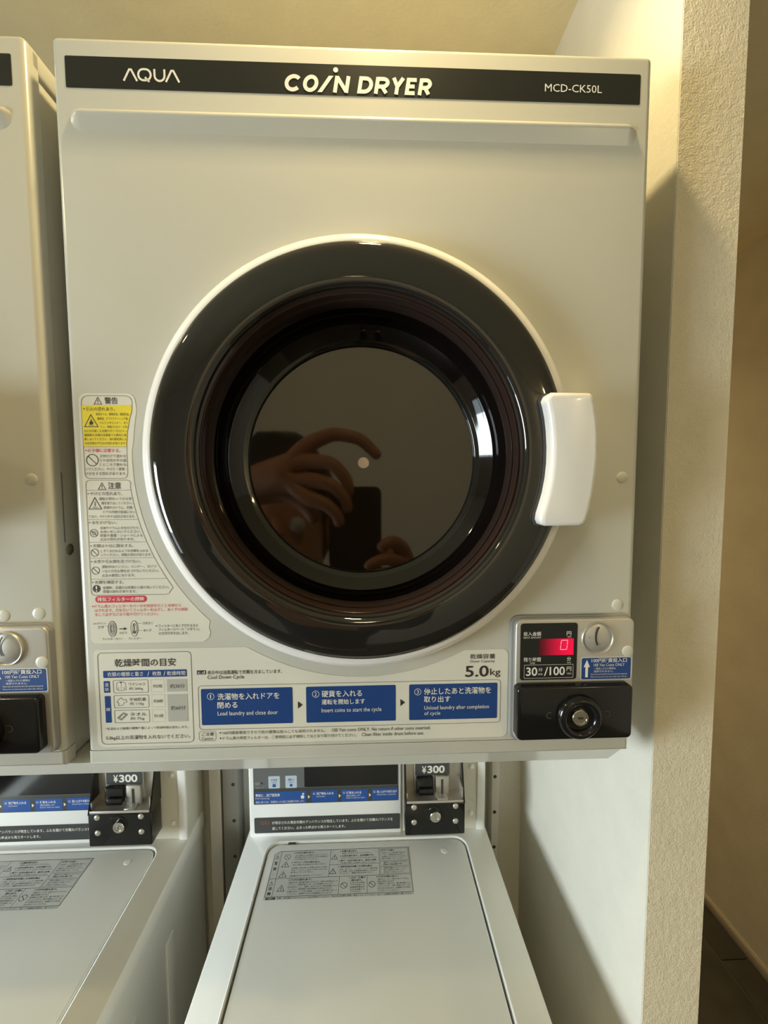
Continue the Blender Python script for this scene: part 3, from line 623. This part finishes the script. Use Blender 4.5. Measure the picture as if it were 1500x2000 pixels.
    bm = bmesh.new(); box(bm, 0.3214, 0.3222, 0.024, 0.0252, 0.262, 0.345); mesh('side_seam', bm, 'rubber', t)
    return t

def pad(px, pz, py, t):
    bm = bmesh.new(); lathe(bm, [(0.0068, 0), (0.0067, -.0005), (0.0058, -.0009), (0.0030, -.0011), (0.0008, -.0012)], px, pz, 24, cap1=True, cy=py)
    return mesh('bumper_pad', bm, 'pad', t, smooth=50)

dry = make_dryer()
dry['label'] = 'white coin dryer in the middle, its whole front and round door in view'
dry['group'] = 'wall-mounted coin dryers'
dl = copy_tree(dry); dl.location = (-0.677, 0, ZD)
dl['label'] = 'white coin dryer at the left edge of the picture, only its right side showing'
pad(.266, .1815, 0.0, dl)

# ================================================================ coin washer
ZL = -0.455                     # lid top relative to the dryer's bottom edge
def make_washer():
    t = thing('coin_washer', '', 'washing machine', (0, 0, 0))
    top = ZD + ZL
    X0, X1, Y0 = -0.268, 0.270, -0.085
    bm = bmesh.new()
    box(bm, X0 + .003, X1 - .003, Y0 + .006, 0.503, 0.03, top - 0.036, bev=0.012, seg=4, which=lambda a, b: abs(a.z - b.z) > .3)
    for y0, y1 in ((0.02, 0.05), (0.16, 0.19), (0.30, 0.33)):       # pressed ribs in the side sheets
        box(bm, X1 - .0035, X1 - .0005, y0, y1, 0.15, top - 0.12, bev=0.0012, seg=2)
        box(bm, X0 + .0005, X0 + .0035, y0, y1, 0.15, top - 0.12, bev=0.0012, seg=2)
    mesh('cabinet', bm, 'wpaint', t, smooth=45)
    for x in (X0 + .05, X1 - .05):
        for y in (Y0 + .06, .45):
            bm = bmesh.new(); lathe(bm, [(.022, 0), (.022, .032)], x, y, 20, cap0=True, cap1=True, ax='z'); mesh('foot', bm, 'rubber', t)
    # top frame with lid well (ring of four bars, raised lip)
    LX0, LX1, LY0, LY1 = -0.2145, 0.2145, -0.045, 0.3955
    bm = bmesh.new()
    outer = rr(X0, X1, Y0, 0.503, .010, 4); 
    r_in = .026; inner = rr(LX0, LX1, LY0, LY1, r_in, 4)
    def ring(a, za, b, zb):
        A = [bm.verts.new((x, y, za)) for x, y in a]; Bv = [bm.verts.new((x, y, zb)) for x, y in b]
        for i in range(len(a)): bm.faces.new((A[i], A[(i + 1) % len(a)], Bv[(i + 1) % len(a)], Bv[i]))
    e = .0028
    o2 = rr(X0 + e, X1 - e, Y0 + e, .503 - e, .008, 4)
    lipo = rr(LX0 - .0055, LX1 + .0055, LY0 - .0055, LY1 + .0055, r_in + .0055, 4); lipm = rr(LX0 - .0030, LX1 + .0030, LY0 - .0030, LY1 + .0030, r_in + .003, 4)
    lipi = rr(LX0 - .0008, LX1 + .0008, LY0 - .0008, LY1 + .0008, r_in + .0008, 4)
    ring(outer, top - .036, outer, top - e); ring(outer, top - e, o2, top); ring(o2, top, lipo, top); ring(lipo, top, lipm, top + .0022); ring(lipm, top + .0022, lipi, top + .0012); ring(lipi, top + .0012, lipi, top - .014)
    bmesh.ops.remove_doubles(bm, verts=bm.verts, dist=1e-5)
    mesh('top_frame', bm, 'wpaint', t, smooth=60)
    # lid
    lid = link('lid', None, t, (0, 0, top))
    bm = bmesh.new()
    prof = [(.0030, -.012), (.0030, -.0016), (.0042, -.0004), (.0065, 0.0)]
    rings = []
    for dx, z in prof: rings.append([bm.verts.new((x, y, z)) for x, y in rr(LX0 + dx, LX1 - dx, LY0 + dx, LY1 - dx, r_in - dx * .6, 5)])
    for a, b in zip(rings, rings[1:]):
        for i in range(len(a)): bm.faces.new((a[i], a[(i + 1) % len(a)], b[(i + 1) % len(a)], b[i]))
    bm.faces.new(rings[-1]); bm.faces.new(rings[0][::-1])
    mesh('lid_panel', bm, 'wpaint', lid, smooth=40)
    bm = bmesh.new(); box(bm, LX0 + .0002, LX1 - .0002, LY0, LY1, -.0135, -.0125); mesh('gap_seal', bm, 'hgrey', lid)
    for hx in (-.165,):
        bm = bmesh.new(); box(bm, hx - .008, hx + .008, LY1 - .0035, LY1 + .0005, -.006, .0009, bev=.0006, seg=1); mesh('hinge_pin', bm, 'hgrey', lid)
    bm = bmesh.new(); lathe(bm, [(0.0075, 0), (0.0072, .0004), (0.0060, .0006), (0.0010, .0007)], .165, .362, 24, cap1=True, ax='z'); mesh('bumper_pad', bm, 'wpaint', lid, smooth=50)
    s = Sheet(['film2'], lambda x, z, l: (x, z, .0002 + l)); g = 'ink'
    s.fill([(-197, 267), (88.5, 267), (88.5, 374.5), (-184, 374.5), (-192, 371), (-196, 362)], 'film2', 1)
    s.line([(-195.8, 273), (88.2, 273), (88.2, 373.6), (-184, 373.6), (-195.8, 366)], .8, g); s.line([(-195.6, 310.4), (88, 310.4)], .7, g, False)
    for x, a, b in ((-78, 310, 373.6), (24.5, 310, 373.6), (-56, 273, 310), (-.6, 273, 310), (-182, 273, 373.6)): s.line([(x, a), (x, b)], .6, g, False)
    s.line([(-78, 337), (24.5, 337)], .6, g, False)
    s.rect(26.5, 86.5, 342, 371, 'film2', 1.5); s.line(rr(27, 86, 343, 371, 1), .4, g); s.line(rr(27, 86, 330, 341, 1), .4, g); s.line(rr(27, 86, 313, 328, 1), .4, g)
    s.tri(-189, 356, 8, 8, g, .6); s.text('警', -192.5, -185.5, 342, 349, g, .02); s.text('告', -192.5, -185.5, 329, 336, g, .02)
    s.tri(-189, 297, 8, 8, g, .6); s.text('注', -192.5, -185.5, 287, 293.5, g, .02); s.text('意', -192.5, -185.5, 276, 282.5, g, .02)
    s.no(-168, 359, 6, g, .8); s.tri(-169, 336, 15, 12, g, .9); s.tri(-170, 313.6, 15, 12, g, .9); s.tri(-168, 284, 14, 12.5, g, .9)
    s.tri(-69, 350, 13, 11, g, .9); s.tri(-70, 317, 13, 11.5, g, 1.1); s.no(-46, 291, 6.2, g, .9); s.no(9, 291, 6.2, g, .9)
    H_ = lambda tx, x0, x1, z: (s.circ(x0 - 3, z + 1.8, 1, g, 3, 8), s.text(tx, x0, x1, z, z + 4.2, g, .02))
    Bd = lambda tx, x0, x1, z: s.text(tx, x0, x1, z, z + 3.3, g)
    H_('けがの恐れあり。', -152, -112, 366.5)
    for i, tx in enumerate(('ふたを開けたまま運転をしないでください。', '脱水槽が完全に止まるまで中の洗濯物など', 'に手を触れないでください。')): Bd(tx, -152, -82 - (i == 2) * 20, 360.5 - i * 4.6)
    H_('やけど・けがの恐れあり。', -152, -98, 343.5); Bd('ゆるい回転でも洗濯物が手に巻きつきます。', -154, -86, 338.5)
    for i, tx in enumerate(('お子様など取り扱いに不慣れな方だけで使わ', 'せないでください。台などに乗ってのぞき込', 'まないでください。')): Bd(tx, -155, -82 - (i == 2) * 26, 331 - i * 4.8)
    Bd('洗濯槽の中をのぞかないでください。', -156, -92, 313.5)
    H_('感電の恐れあり。', -54, -22, 366.5); Bd('本体に水をかけないでください。', -54, 8, 361.5); H_('火災の恐れあり。火気厳禁です。', -54, 14, 355)
    Bd('ろうそくや火のついたタバコを近づけない', -56, 20, 350); H_('爆発・火災の恐れあり。油分に注意。', -56, 20, 343.5); Bd('引火物の付着した衣類を入れないでください。', -56, 20, 338.6)
    H_('可燃性油が付着した衣類は禁止', -56, 10, 329.8)
    for i, tx in enumerate(('灯油、ガソリン、ベンジン、シンナー等の付着', 'した衣類、または洗濯物は絶対に入れない', 'でください。爆発の恐れがあります。')): Bd(tx, -57, 20 - (i == 2) * 8, 324.4 - i * 4.6)
    s.text('お客様へのお願い', 29, 58, 365, 369.6, g, .02)
    for i in range(4): Bd(('防水性のシートや衣類は洗濯・脱水しない', 'でください。異常振動の原因になります。', '洗濯物は入れすぎないでください。', '硬貨は必ず確認して投入してください。')[i], 30, 82 - (i % 2) * 6, 359.6 - i * 4.7)
    Bd('運転中はふたを開けないでください。', 33, 84, 336.6); s.text('故障のときは係員へ連絡', 33, 72, 331.6, 335.6, g, .02)
    for i in range(3): Bd(('洗剤は適量を入れてください。', '色移りする衣類は分けて洗濯してください。', '終了後はすぐに取り出してください。')[i], 33, 82 - i * 4, 323.6 - i * 4.6)
    H_('けがの恐れあり。', -152, -110, 304.5)
    for i in range(6): Bd(('運転終了後、脱水槽が完全に止まるまで、絶対に手を触れないで', 'ください。衣類が巻きつき、けがの原因になります。', '防水性のシート、寝袋、おむつカバー等は洗濯しない', 'でください。異常振動で本体が転倒する恐れがあります。', '衣類のポケットの中の硬貨、ヘアピン等は取り出して', 'ください。故障やけがの原因となります。')[i], -155, -59 - (i % 2) * 8, 299.2 - i * 4.7)
    H_('けが・感電の', -32, -4, 304.5); s.text('恐れあり。', -32, -10, 299, 303, g, .02)
    for i in range(5): Bd(('お手入れの際は', 'プラグを抜いて', '修理技術者以外', 'の人は分解しな', 'いでください。')[i], -34, -5 - (i == 4) * 8, 294 - i * 4.6)
    H_('けがの恐れあり。', 22, 62, 304.5)
    for i in range(6): Bd(('衣類は正しく入れ、片寄らせないでください。', '振動の原因になります。', '洗濯機の上に乗ったり、重い物を置いたり', 'しないでください。変形や破損により、けが', 'をする恐れがあります。洗濯機の下に手足を', '入れないでください。')[i], 20, 84 - (i == 1) * 30 - (i == 5) * 22, 299.2 - i * 4.7)
    s.rect(-193, -175, 267.6, 271.8, 'ink', 2); s.text('お願い', -190, -178, 268.2, 271.2, 'white', 0, 3)
    s.text('衣類、毛布類などのファスナーは必ず閉めてください。防水性の衣類は洗濯・脱水しないでください。詳しくは機械の説明をご覧ください。', -172, 87, 268, 271.6, g)
    s.out('caution_label', lid)
    # control box
    cb = link('control_box', None, t)
    z0, z1 = top - 0.002, top + 0.235
    bm = bmesh.new()
    box(bm, -0.2625, 0.0790, 0.4150, 0.503, z0, z1, bev=0.006, seg=3, which=lambda a, b: abs(a.z - b.z) > .2 and a.y < .42 and b.y < .42)
    mesh('console', bm, 'wplastic', cb, smooth=45)
    bm = bmesh.new(); box(bm, 0.0790, 0.2660, 0.4180, 0.503, z0, z1, bev=.004, seg=3, which=lambda a, b: abs(a.z - b.z) > .2 and a.y < .42 and a.x > .2)
    mesh('side_panel', bm, 'cream', cb, smooth=45)
    bm = bmesh.new(); box(bm, 0.2480, 0.2662, 0.4140, 0.4200, z0, z1, bev=.002, seg=2); mesh('edge_strip', bm, 'wplastic', cb, smooth=45)
    for zz_ in (-0.308, -0.418):
        bm = bmesh.new(); lathe(bm, [(0.0055, 0), (0.0055, -.0018), (0.0035, -.0030), (0.001, -.0033)], 0.2355, ZD + zz_, 20, cap1=True, cy=0.4180); mesh('screw', bm, 'wplastic', cb, smooth=40)
    yf = 0.4146; zo = ZD * 1000
    s = Sheet(['mgrey'], vplane(yf)); s.rect(-251, 70, zo - 345, zo - 255, 'mgrey', 1, 2); s.rect(-251, 70, zo - 379.6, zo - 343, 'dkgrey', 1.3, 2); cp = s.out('control_panel', cb)
    s = Sheet(['blue'], vplane(yf)); z = zo
    s.rect(-139, 68.4, z - 342, z - 260, 'bblack', 2, 2)
    s.out('display_window', cp)
    for bx in (-205.4, -168.2):
        s = Sheet(['button'], vplane(yf)); s.rect(bx - 12.6, bx + 12.6, z - 343, z - 314.5, 'button', 2, 2.4)
        s.text('すすぎ' if bx < -200 else '洗い', bx - 7, bx + 7, z - 326.5, z - 321, 'wblue', .02); s.text('RINSE' if bx < -200 else 'WASH', bx - 5, bx + 5, z - 330.6, z - 328.4, 'wblue')
        s.rect(bx - 3.6, bx + 3.6, z - 340, z - 332.8, 'wblue', 3, 1) if bx < -200 else s.circ(bx, z - 336.6, 3.2, 'wblue', 3)
        s.out('button', cp)
    s = Sheet(['white'], vplane(yf))
    s.circ(-232.3, z - 330, 2.4, 'ink', 3, 12); s.text('電源', -247, -238, z - 334, z - 328, 'lgrey'); s.text('スタート', -247, -228, z - 342.4, z - 338.8, 'lgrey')
    for x0, x1 in ((-248, -135.4), (-124, -66.6), (-56.8, .8), (11, 69.2)): s.rect(x0, x1, z - 378, z - 350.8, 'wblue', 2, .8)
    for x in (-131.4, -63.2, 4.2): s.fill([(x, z - 369), (x + 4.6, z - 364.8), (x, z - 360.6)], 'white', 3)
    s.text('最初に…洗濯槽洗浄', -247, -193.4, z - 362, z - 355, 'white', .02); s.text('Pre-cleaning', -247, -217, z - 368, z - 363.6, 'white'); s.text('清潔に使うため、洗濯物を入れる前に洗濯槽を洗浄します。', -247, -139, z - 377, z - 371.4, 'white')
    s.circ(-143.6, z - 364.6, 4, 'white', 3, 16, None, 4.4); s.circ(-142, z - 357.4, 2.2, 'white', 3, 12)
    for n, x0, x1, tx, ex in (('1', -112.6, -75, '洗濯物を入れる', 'Load laundry'), ('2', -46.2, -13, '硬貨を入れる', '運転を開始します'), ('3', 21.6, 66.8, '洗い上がりを取り出す', 'Unload after completion')):
        s.circ(x0 - 5.4, z - 358.2, 2.4, 'white', 3, 14, .4); k = .35 if n == '1' else .7; s.text(n, x0 - 5.4 - k, x0 - 5.4 + k, z - 359.8, z - 356.6, 'white'); s.text(tx, x0, x1, z - 361.2, z - 355, 'white', .02); s.text(ex, x0, x0 + (x1 - x0) * (.5 if n == '1' else .95), z - 367, z - 363, 'white')
        if n == '2': s.text('Insert coins to start', x0, x1 + 8, z - 371.6, z - 368.4, 'white')
    s.out('lettering', cp)
    s = Sheet(['mgrey'], vplane(yf)); s.rect(-251, 73.4, z - 447, z - 410.5, 'dkgrey', 1, 3)
    s.text('U11', -236.6, -218.4, z - 427.6, z - 418.4, 'dullred', .03)
    s.text('が表示された場合衣類のアンバランスが発生しています。ふたを開けて衣類のバランスを', -212, 57, z - 427, z - 419.6, 'white', .01); s.text('直してください。止まった時点から再スタートします。', -212, -49.6, z - 440, z - 432.8, 'white', .01)
    s.out('notice_label', cb)
    # coin box
    kb = link('coin_box', None, t)
    a, b, f0 = 0.0815, 0.2110, 0.3720
    zt = top + 0.235; zm = top + 0.0985
    bm = bmesh.new()
    box(bm, a, b, f0, 0.4172, top + .0265, zm, bev=.003, seg=3)
    # side cheeks running up and back
    for x in (a, b - .0035):
        vs = [(f0, zm - .002), (0.396, zm + .070), (0.396, zt), (0.4178, zt), (0.4178, zm - .002)]
        A = [bm.verts.new((x, y, z)) for y, z in vs]; B2 = [bm.verts.new((x + .0035, y, z)) for y, z in vs]
        bm.faces.new(A); bm.faces.new(B2[::-1])
        for i in range(5): bm.faces.new((A[i], B2[i], B2[(i + 1) % 5], A[(i + 1) % 5]))
    mesh('cash_box', bm, 'bblack', kb, smooth=45)
    bm = bmesh.new()
    box(bm, a + .0035, b - .0035, 0.4080, 0.4172, zm, zt)                                   # back plate
    box(bm, a + .0035, b - .0035, f0 + .002, 0.4080, zm, zm + .0015)                        # bottom shelf
    box(bm, a + .0035, a + .006, f0 + .006, 0.408, zm, zm + .02); box(bm, b - .0055, b - .0035, f0 + .006, 0.408, zm, zm + .03)
    box(bm, a + .0035, b - .0035, f0 + .0005, f0 + .003, zm, zm + .0055, bev=.0008, seg=2)  # front lip
    mesh('chrome_recess', bm, 'silver', kb, smooth=45)
    bm = bmesh.new(); box(bm, a + .022, b - .027, 0.4005, 0.4080, zm + .012, zt, bev=.0012, seg=2, which=lambda p, q: p.y < .401 and q.y < .401); mesh('slot_plate', bm, 'silver', kb, smooth=45)
    s = Sheet(['mgrey'], vplane(0.4000)); s.rect(106, 182, zo - 312, zo - 284, 'dkgrey', 1, 1)
    s.text('¥', 121, 130.6, zo - 308, zo - 291, 'white', .02); s.text('300', 133, 171.4, zo - 308, zo - 290.6, 'white', .03, res=4); s.out('price_plate', kb)
    bm = bmesh.new(); box(bm, .1070, .1450, 0.3890, 0.4005, ZD - .3480, ZD - .3120, bev=.0030, seg=3); box(bm, .1130, .1450, 0.3840, 0.3890, ZD - .3480, ZD - .3330, bev=.0015, seg=2); mesh('return_chute', bm, 'bblack', kb, smooth=45)
    bm = bmesh.new(); box(bm, .1500, .1800, 0.3930, 0.4005, ZD - .3560, ZD - .3120, bev=.0015, seg=2); box(bm, .1530, .1750, 0.3760, 0.3930, ZD - .3560, ZD - .3500, bev=.001, seg=1); mesh('coin_guide', bm, 'silver', kb, smooth=45)
    bm = bmesh.new(); box(bm, .1625, .1665, 0.3915, 0.3932, ZD - .3490, ZD - .3180); mesh('coin_slot', bm, 'ink', kb)
    for x in (.1008, .1905):
        for zz_ in (-.3648, -.3985):
            bm = bmesh.new(); lathe(bm, [(0.0062, 0), (0.0062, -.0006), (0.0052, -.0020), (0.0030, -.0030), (0.0008, -.0033)], x, ZD + zz_ + .001, 20, cap1=True, cy=f0 + .0002); mesh('rivet', bm, 'silver', kb, smooth=60)
    lx, lz = .1462, ZD - .3838
    bm = bmesh.new(); lathe(bm, [(0.0195, 0), (0.0190, -.0016), (0.0165, -.0022), (0.0150, -.0012), (0.0120, -.0010)], lx - .004, lz + .004, 36, cap1=True, cy=f0 + .0002); mesh('lock_collar', bm, 'bblack', kb, smooth=50)
    bm = bmesh.new(); lathe(bm, [(0.0118, 0), (0.0118, -.0050), (0.0108, -.0060), (0.0070, -.0060), (0.0068, -.0050), (0.0052, -.0050), (.005, -.0058), (.0008, -.0058)], lx, lz, 32, cap1=True, cy=f0 + .0002); mesh('lock_cylinder', bm, 'chrome', kb, smooth=40)
    bm = bmesh.new(); box(bm, lx - .0006, lx + .0006, f0 - .0062, f0 - .0050, lz - .003, lz + .003); mesh('keyhole', bm, 'ink', kb)
    return t
M['film2'] = mat('pale_grey_label_film', (0.66, 0.68, 0.65), 0.3)
M['dullred'] = mat('dull_red_ink', (0.30, 0.08, 0.05), 0.5)
was = make_washer()
was['label'] = 'white coin washing machine below the middle dryer, next to the bright wall'
was['group'] = 'top-loading coin washers'
wl_ = copy_tree(was); wl_.location = (-0.664, 0, 0)
wl_['label'] = 'white coin washing machine at the lower left, below the left dryer'

# ================================================================ dryer stand
t = thing('dryer_stand', 'pale steel stand carrying both dryers, posts in the gaps between the washers', 'stand')
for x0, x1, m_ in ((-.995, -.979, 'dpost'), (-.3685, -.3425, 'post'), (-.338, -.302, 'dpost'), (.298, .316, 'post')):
    bm = bmesh.new(); box(bm, x0, x1, 0.468, 0.512, 0, ZD - 0.03, bev=.0015, seg=2)
    p = mesh('post', bm, m_, t, smooth=45)
    if x0 > -.34:
        for k in range(9):
            bm = bmesh.new(); lathe(bm, [(.0042, -.0004), (.0042, 0.001)], x1 - .011, ZD - .37 - .089 * k, 14, cap0=True, cy=0.4679)
            mesh('bolt_hole', bm, 'ink', p)
for x0, x1 in ((-.995, -.975), (-.372, -.352), (-.318, -.298), (.296, .316)):
    bm = bmesh.new(); box(bm, x0, x1, 0.05, 0.467, ZD - .028, ZD - .001, bev=.0015, seg=2); mesh('arm', bm, 'post', t, smooth=45)
bm = bmesh.new()
a = [(-1.02, 0.006, 0.0), (0.3215, 0.006, 0.0), (0.3165, 0.030, -0.031), (-1.02, 0.030, -0.031)]
b = [(-1.02, 0.049, 0.0), (0.3215, 0.049, 0.0), (0.3165, 0.046, -0.031), (-1.02, 0.046, -0.031)]
A = [bm.verts.new((x, y, z + ZD - .0005)) for x, y, z in a]; B = [bm.verts.new((x, y, z + ZD - .0005)) for x, y, z in b]
bm.faces.new(A); bm.faces.new(B[::-1])
for i in range(4): bm.faces.new((A[i], A[(i + 1) % 4], B[(i + 1) % 4], B[i]))
bmesh.ops.bevel(bm, geom=[e for e in bm.edges if all(v.co.z < ZD - .03 for v in e.verts)], offset=0.003, segments=3, affect='EDGES')
mesh('front_rail', bm, 'rail', t, smooth=50)

# ================================================================ the person taking the picture (seen in the dark glass)
def skin(name, pts, edges, m, parent, sub=2):
    me = bpy.data.meshes.new(name); me.from_pydata([p[:3] for p in pts], edges, []); me.materials.append(M[m])
    o = link(name, me, parent)
    o.modifiers.new('s', 'SKIN').use_smooth_shade = True
    for v, p in zip(me.skin_vertices[0].data, pts):
        r = p[3] if not isinstance(p[3], tuple) else p[3]
        v.radius = (r, r) if not isinstance(r, tuple) else r
    me.skin_vertices[0].data[0].use_root = True
    o.modifiers.new('u', 'SUBSURF').levels = sub
    bpy.context.view_layer.update()
    nm = bpy.data.meshes.new_from_object(o.evaluated_get(bpy.context.evaluated_depsgraph_get())); o.modifiers.clear(); o.data = nm; nm.name = name
    for p in nm.polygons: p.use_smooth = True
    return o
def chain(*idx): return [(a, b) for a, b in zip(idx, idx[1:])]
per = thing('person', 'person in black holding up a phone, mirrored in the dark dryer glass', 'person', (0, 0, 0))
q = lambda x, y, z, r: (x, y, z + ZD, r)
PX = -0.15
pts = [q(PX, -.93, -.50, (.15, .10)), q(PX, -.93, -.36, (.135, .095)), q(PX, -.93, -.20, (.155, .105)), q(PX, -.93, -.03, (.13, .09)), q(PX, -.925, .08, .055), q(PX + .01, -.90, .18, .055), q(PX + .01, -.875, .24, (.075, .085)), q(PX + .01, -.88, .33, (.075, .092)), q(PX + .01, -.885, .395, (.055, .07)),
       q(PX - .19, -.92, -.02, .058), q(PX - .32, -.76, .16, .042), q(-.215, -.590, .345, .027),          # 9-11 left arm
       q(PX + .19, -.92, -.02, .058), q(PX + .30, -.78, -.10, .042), q(.085, -.60, .155, .027),          # 12-14 right arm
       q(PX - .09, -.93, -.58, .088), q(PX - .10, -.92, -.98, .055), q(PX - .10, -.94, -1.36, .038), q(PX - .11, -.84, -1.405, .034),
       q(PX + .09, -.93, -.58, .088), q(PX + .10, -.92, -.98, .055), q(PX + .10, -.94, -1.36, .038), q(PX + .11, -.84, -1.405, .034)]
ed = chain(0, 1, 2, 3, 4, 5, 6, 7, 8) + chain(3, 9, 10, 11) + chain(3, 12, 13, 14) + chain(0, 15, 16, 17, 18) + chain(0, 19, 20, 21, 22)
body = skin('body', pts, ed, 'skin', per)
k = 1.16
def grow(p, k=k): return (*p[:3], tuple(v * k for v in p[3]) if isinstance(p[3], tuple) else p[3] * k)
j = [grow(pts[i]) for i in (0, 1, 2, 3, 9, 10, 12, 13)]
lw = tuple(a + (b - a) * .8 for a, b in zip(pts[10][:3], pts[11][:3])); rw = tuple(a + (b - a) * .8 for a, b in zip(pts[13][:3], pts[14][:3]))
j += [(*lw, .040), (*rw, .040)]
skin('jacket', j, chain(0, 1, 2, 3, 4, 5, 8) + chain(3, 6, 7, 9), 'cloth', per)
j = [grow(pts[i], 1.12) for i in (0, 15, 16, 17, 19, 20, 21)]
skin('trousers', j, chain(0, 1, 2, 3) + chain(0, 4, 5, 6), 'denim', per)
for sx in (-1, 1): skin('shoe', [q(PX + sx * .10, -.95, -1.385, .045), q(PX + sx * .11, -.88, -1.395, .042), q(PX + sx * .115, -.80, -1.405, .034)], chain(0, 1, 2), 'bblack', per)
hx, hy, hz = PX + .01, -.88, ZD + .32
bm = bmesh.new(); bmesh.ops.create_uvsphere(bm, u_segments=32, v_segments=20, radius=1)
for v in list(bm.verts):
    x, y, z = v.co
    if (y > .55 and z < .35) or z < -.72 or (y > .2 and z < -.2): bm.verts.remove(v); continue
    n = 1 + .03 * math.sin(9 * x + 5 * z) * math.cos(8 * y)
    v.co = Vector((hx + x * .092 * n, hy - .012 + y * .108 * n, hz + .015 + z * .118 * n))
mesh('hair', bm, 'hair', per, smooth=60)
for sx in (-1, 1):
    bm = bmesh.new(); bmesh.ops.create_uvsphere(bm, u_segments=16, v_segments=10, radius=.0115); bmesh.ops.translate(bm, verts=bm.verts, vec=(hx + sx * .031, hy + .083, hz - .012)); mesh('eye', bm, 'white', per, smooth=60)
    bm = bmesh.new(); bmesh.ops.create_uvsphere(bm, u_segments=12, v_segments=8, radius=1)
    for v in bm.verts: v.co = Vector((hx + sx * .078 + v.co.x * .008, hy - .005 + v.co.y * .018, hz - .02 + v.co.z * .030))
    mesh('ear', bm, 'skin', per, smooth=60)
skin('nose', [q(hx, hy + .085, hz - ZD + .0, .009), q(hx, hy + .100, hz - ZD - .028, .013), q(hx, hy + .088, hz - ZD - .034, .010)], chain(0, 1, 2), 'skin', per)
skin('mouth', [q(hx - .022, hy + .074, hz - ZD - .060, .005), q(hx, hy + .083, hz - ZD - .060, .007), q(hx + .022, hy + .074, hz - ZD - .060, .005)], chain(0, 1, 2), 'lip_', per)
# phone: slim black slab just behind the lens, lens at its upper right seen from the holder
ph = thing('smartphone', 'black smartphone held up by the person, seen mirrored in the dryer glass', 'phone', (0.0055, -0.4938, ZD + .3316))
bm = bmesh.new(); prism(bm, rr(-.062, .014, -.130, .020, .010), -.0125, -.0035, bev=0.0015, seg=2); mesh('phone_body', bm, 'bblack', ph, smooth=50)
for x, z in ((.0, 0.), (-.018, -.009), (0.0, -.019)):
    bm = bmesh.new(); lathe(bm, [(.0065, 0), (.0065, .0018), (.0050, .0020)], x, z, 24, cap1=True, cy=-.0036); mesh('lens', bm, 'black', ph, smooth=40)
ph.rotation_euler = (-0.0687, 0, -0.038)
# hands: palms rooted at the wrists, fingers round the phone
cx_, cy_, cz_ = 0.0055, -0.4938, .3316
def hand(wr, palm, knuck, fingers, thumb):
    P = [(*wr[:2], wr[2] + ZD, .026), (*palm[:2], palm[2] + ZD, (.036, .020))]; E = [(0, 1)]
    for kn, a, b, c in zip(knuck, *fingers):
        n = len(P); P += [(*kn[:2], kn[2] + ZD, .0130), (*a[:2], a[2] + ZD, .0108), (*b[:2], b[2] + ZD, .0098), (*c[:2], c[2] + ZD, .0080)]
        E += [(1, n)] + chain(n, n + 1, n + 2, n + 3)
    n = len(P); P += [(*v[:2], v[2] + ZD, r) for v, r in zip(thumb, (.014, .0115, .0095))]; E += [(0, n)] + chain(n, n + 1, n + 2)
    return skin('hand', P, E, 'skin', per)
# left hand: comes from the upper left, fingers over the phone's back, index along its top
hand((-.210, -.585, .345), (-.135, -.535, .372), [(-.088, -.508, .412), (-.086, -.500, .388), (-.086, -.494, .362), (-.090, -.492, .336)],
     ([(-.048, -.497, .428), (-.052, -.480, .386), (-.052, -.478, .354), (-.060, -.480, .326)],
      [(-.010, -.493, .420), (-.030, -.478, .362), (-.032, -.477, .334), (-.044, -.479, .310)],
      [(.018, -.490, .392), (-.026, -.482, .336), (-.028, -.481, .312), (-.040, -.481, .292)]),
     [(-.120, -.555, .345), (-.090, -.540, .325), (-.075, -.530, .300)])
# right hand: holds the lower right corner
hand((.080, -.590, .165), (.055, -.535, .205), [(.050, -.508, .262), (.046, -.500, .240), (.042, -.498, .218), (.038, -.500, .198)],
     ([(.034, -.488, .272), (.026, -.482, .246), (.022, -.482, .222), (.018, -.484, .200)],
      [(.024, -.484, .266), (.008, -.480, .240), (.002, -.480, .216), (.000, -.482, .194)],
      [(.014, -.484, .258), (-.006, -.481, .230), (-.012, -.481, .208), (-.012, -.483, .188)]),
     [(.058, -.555, .225), (.036, -.535, .250), (.014, -.524, .262)])
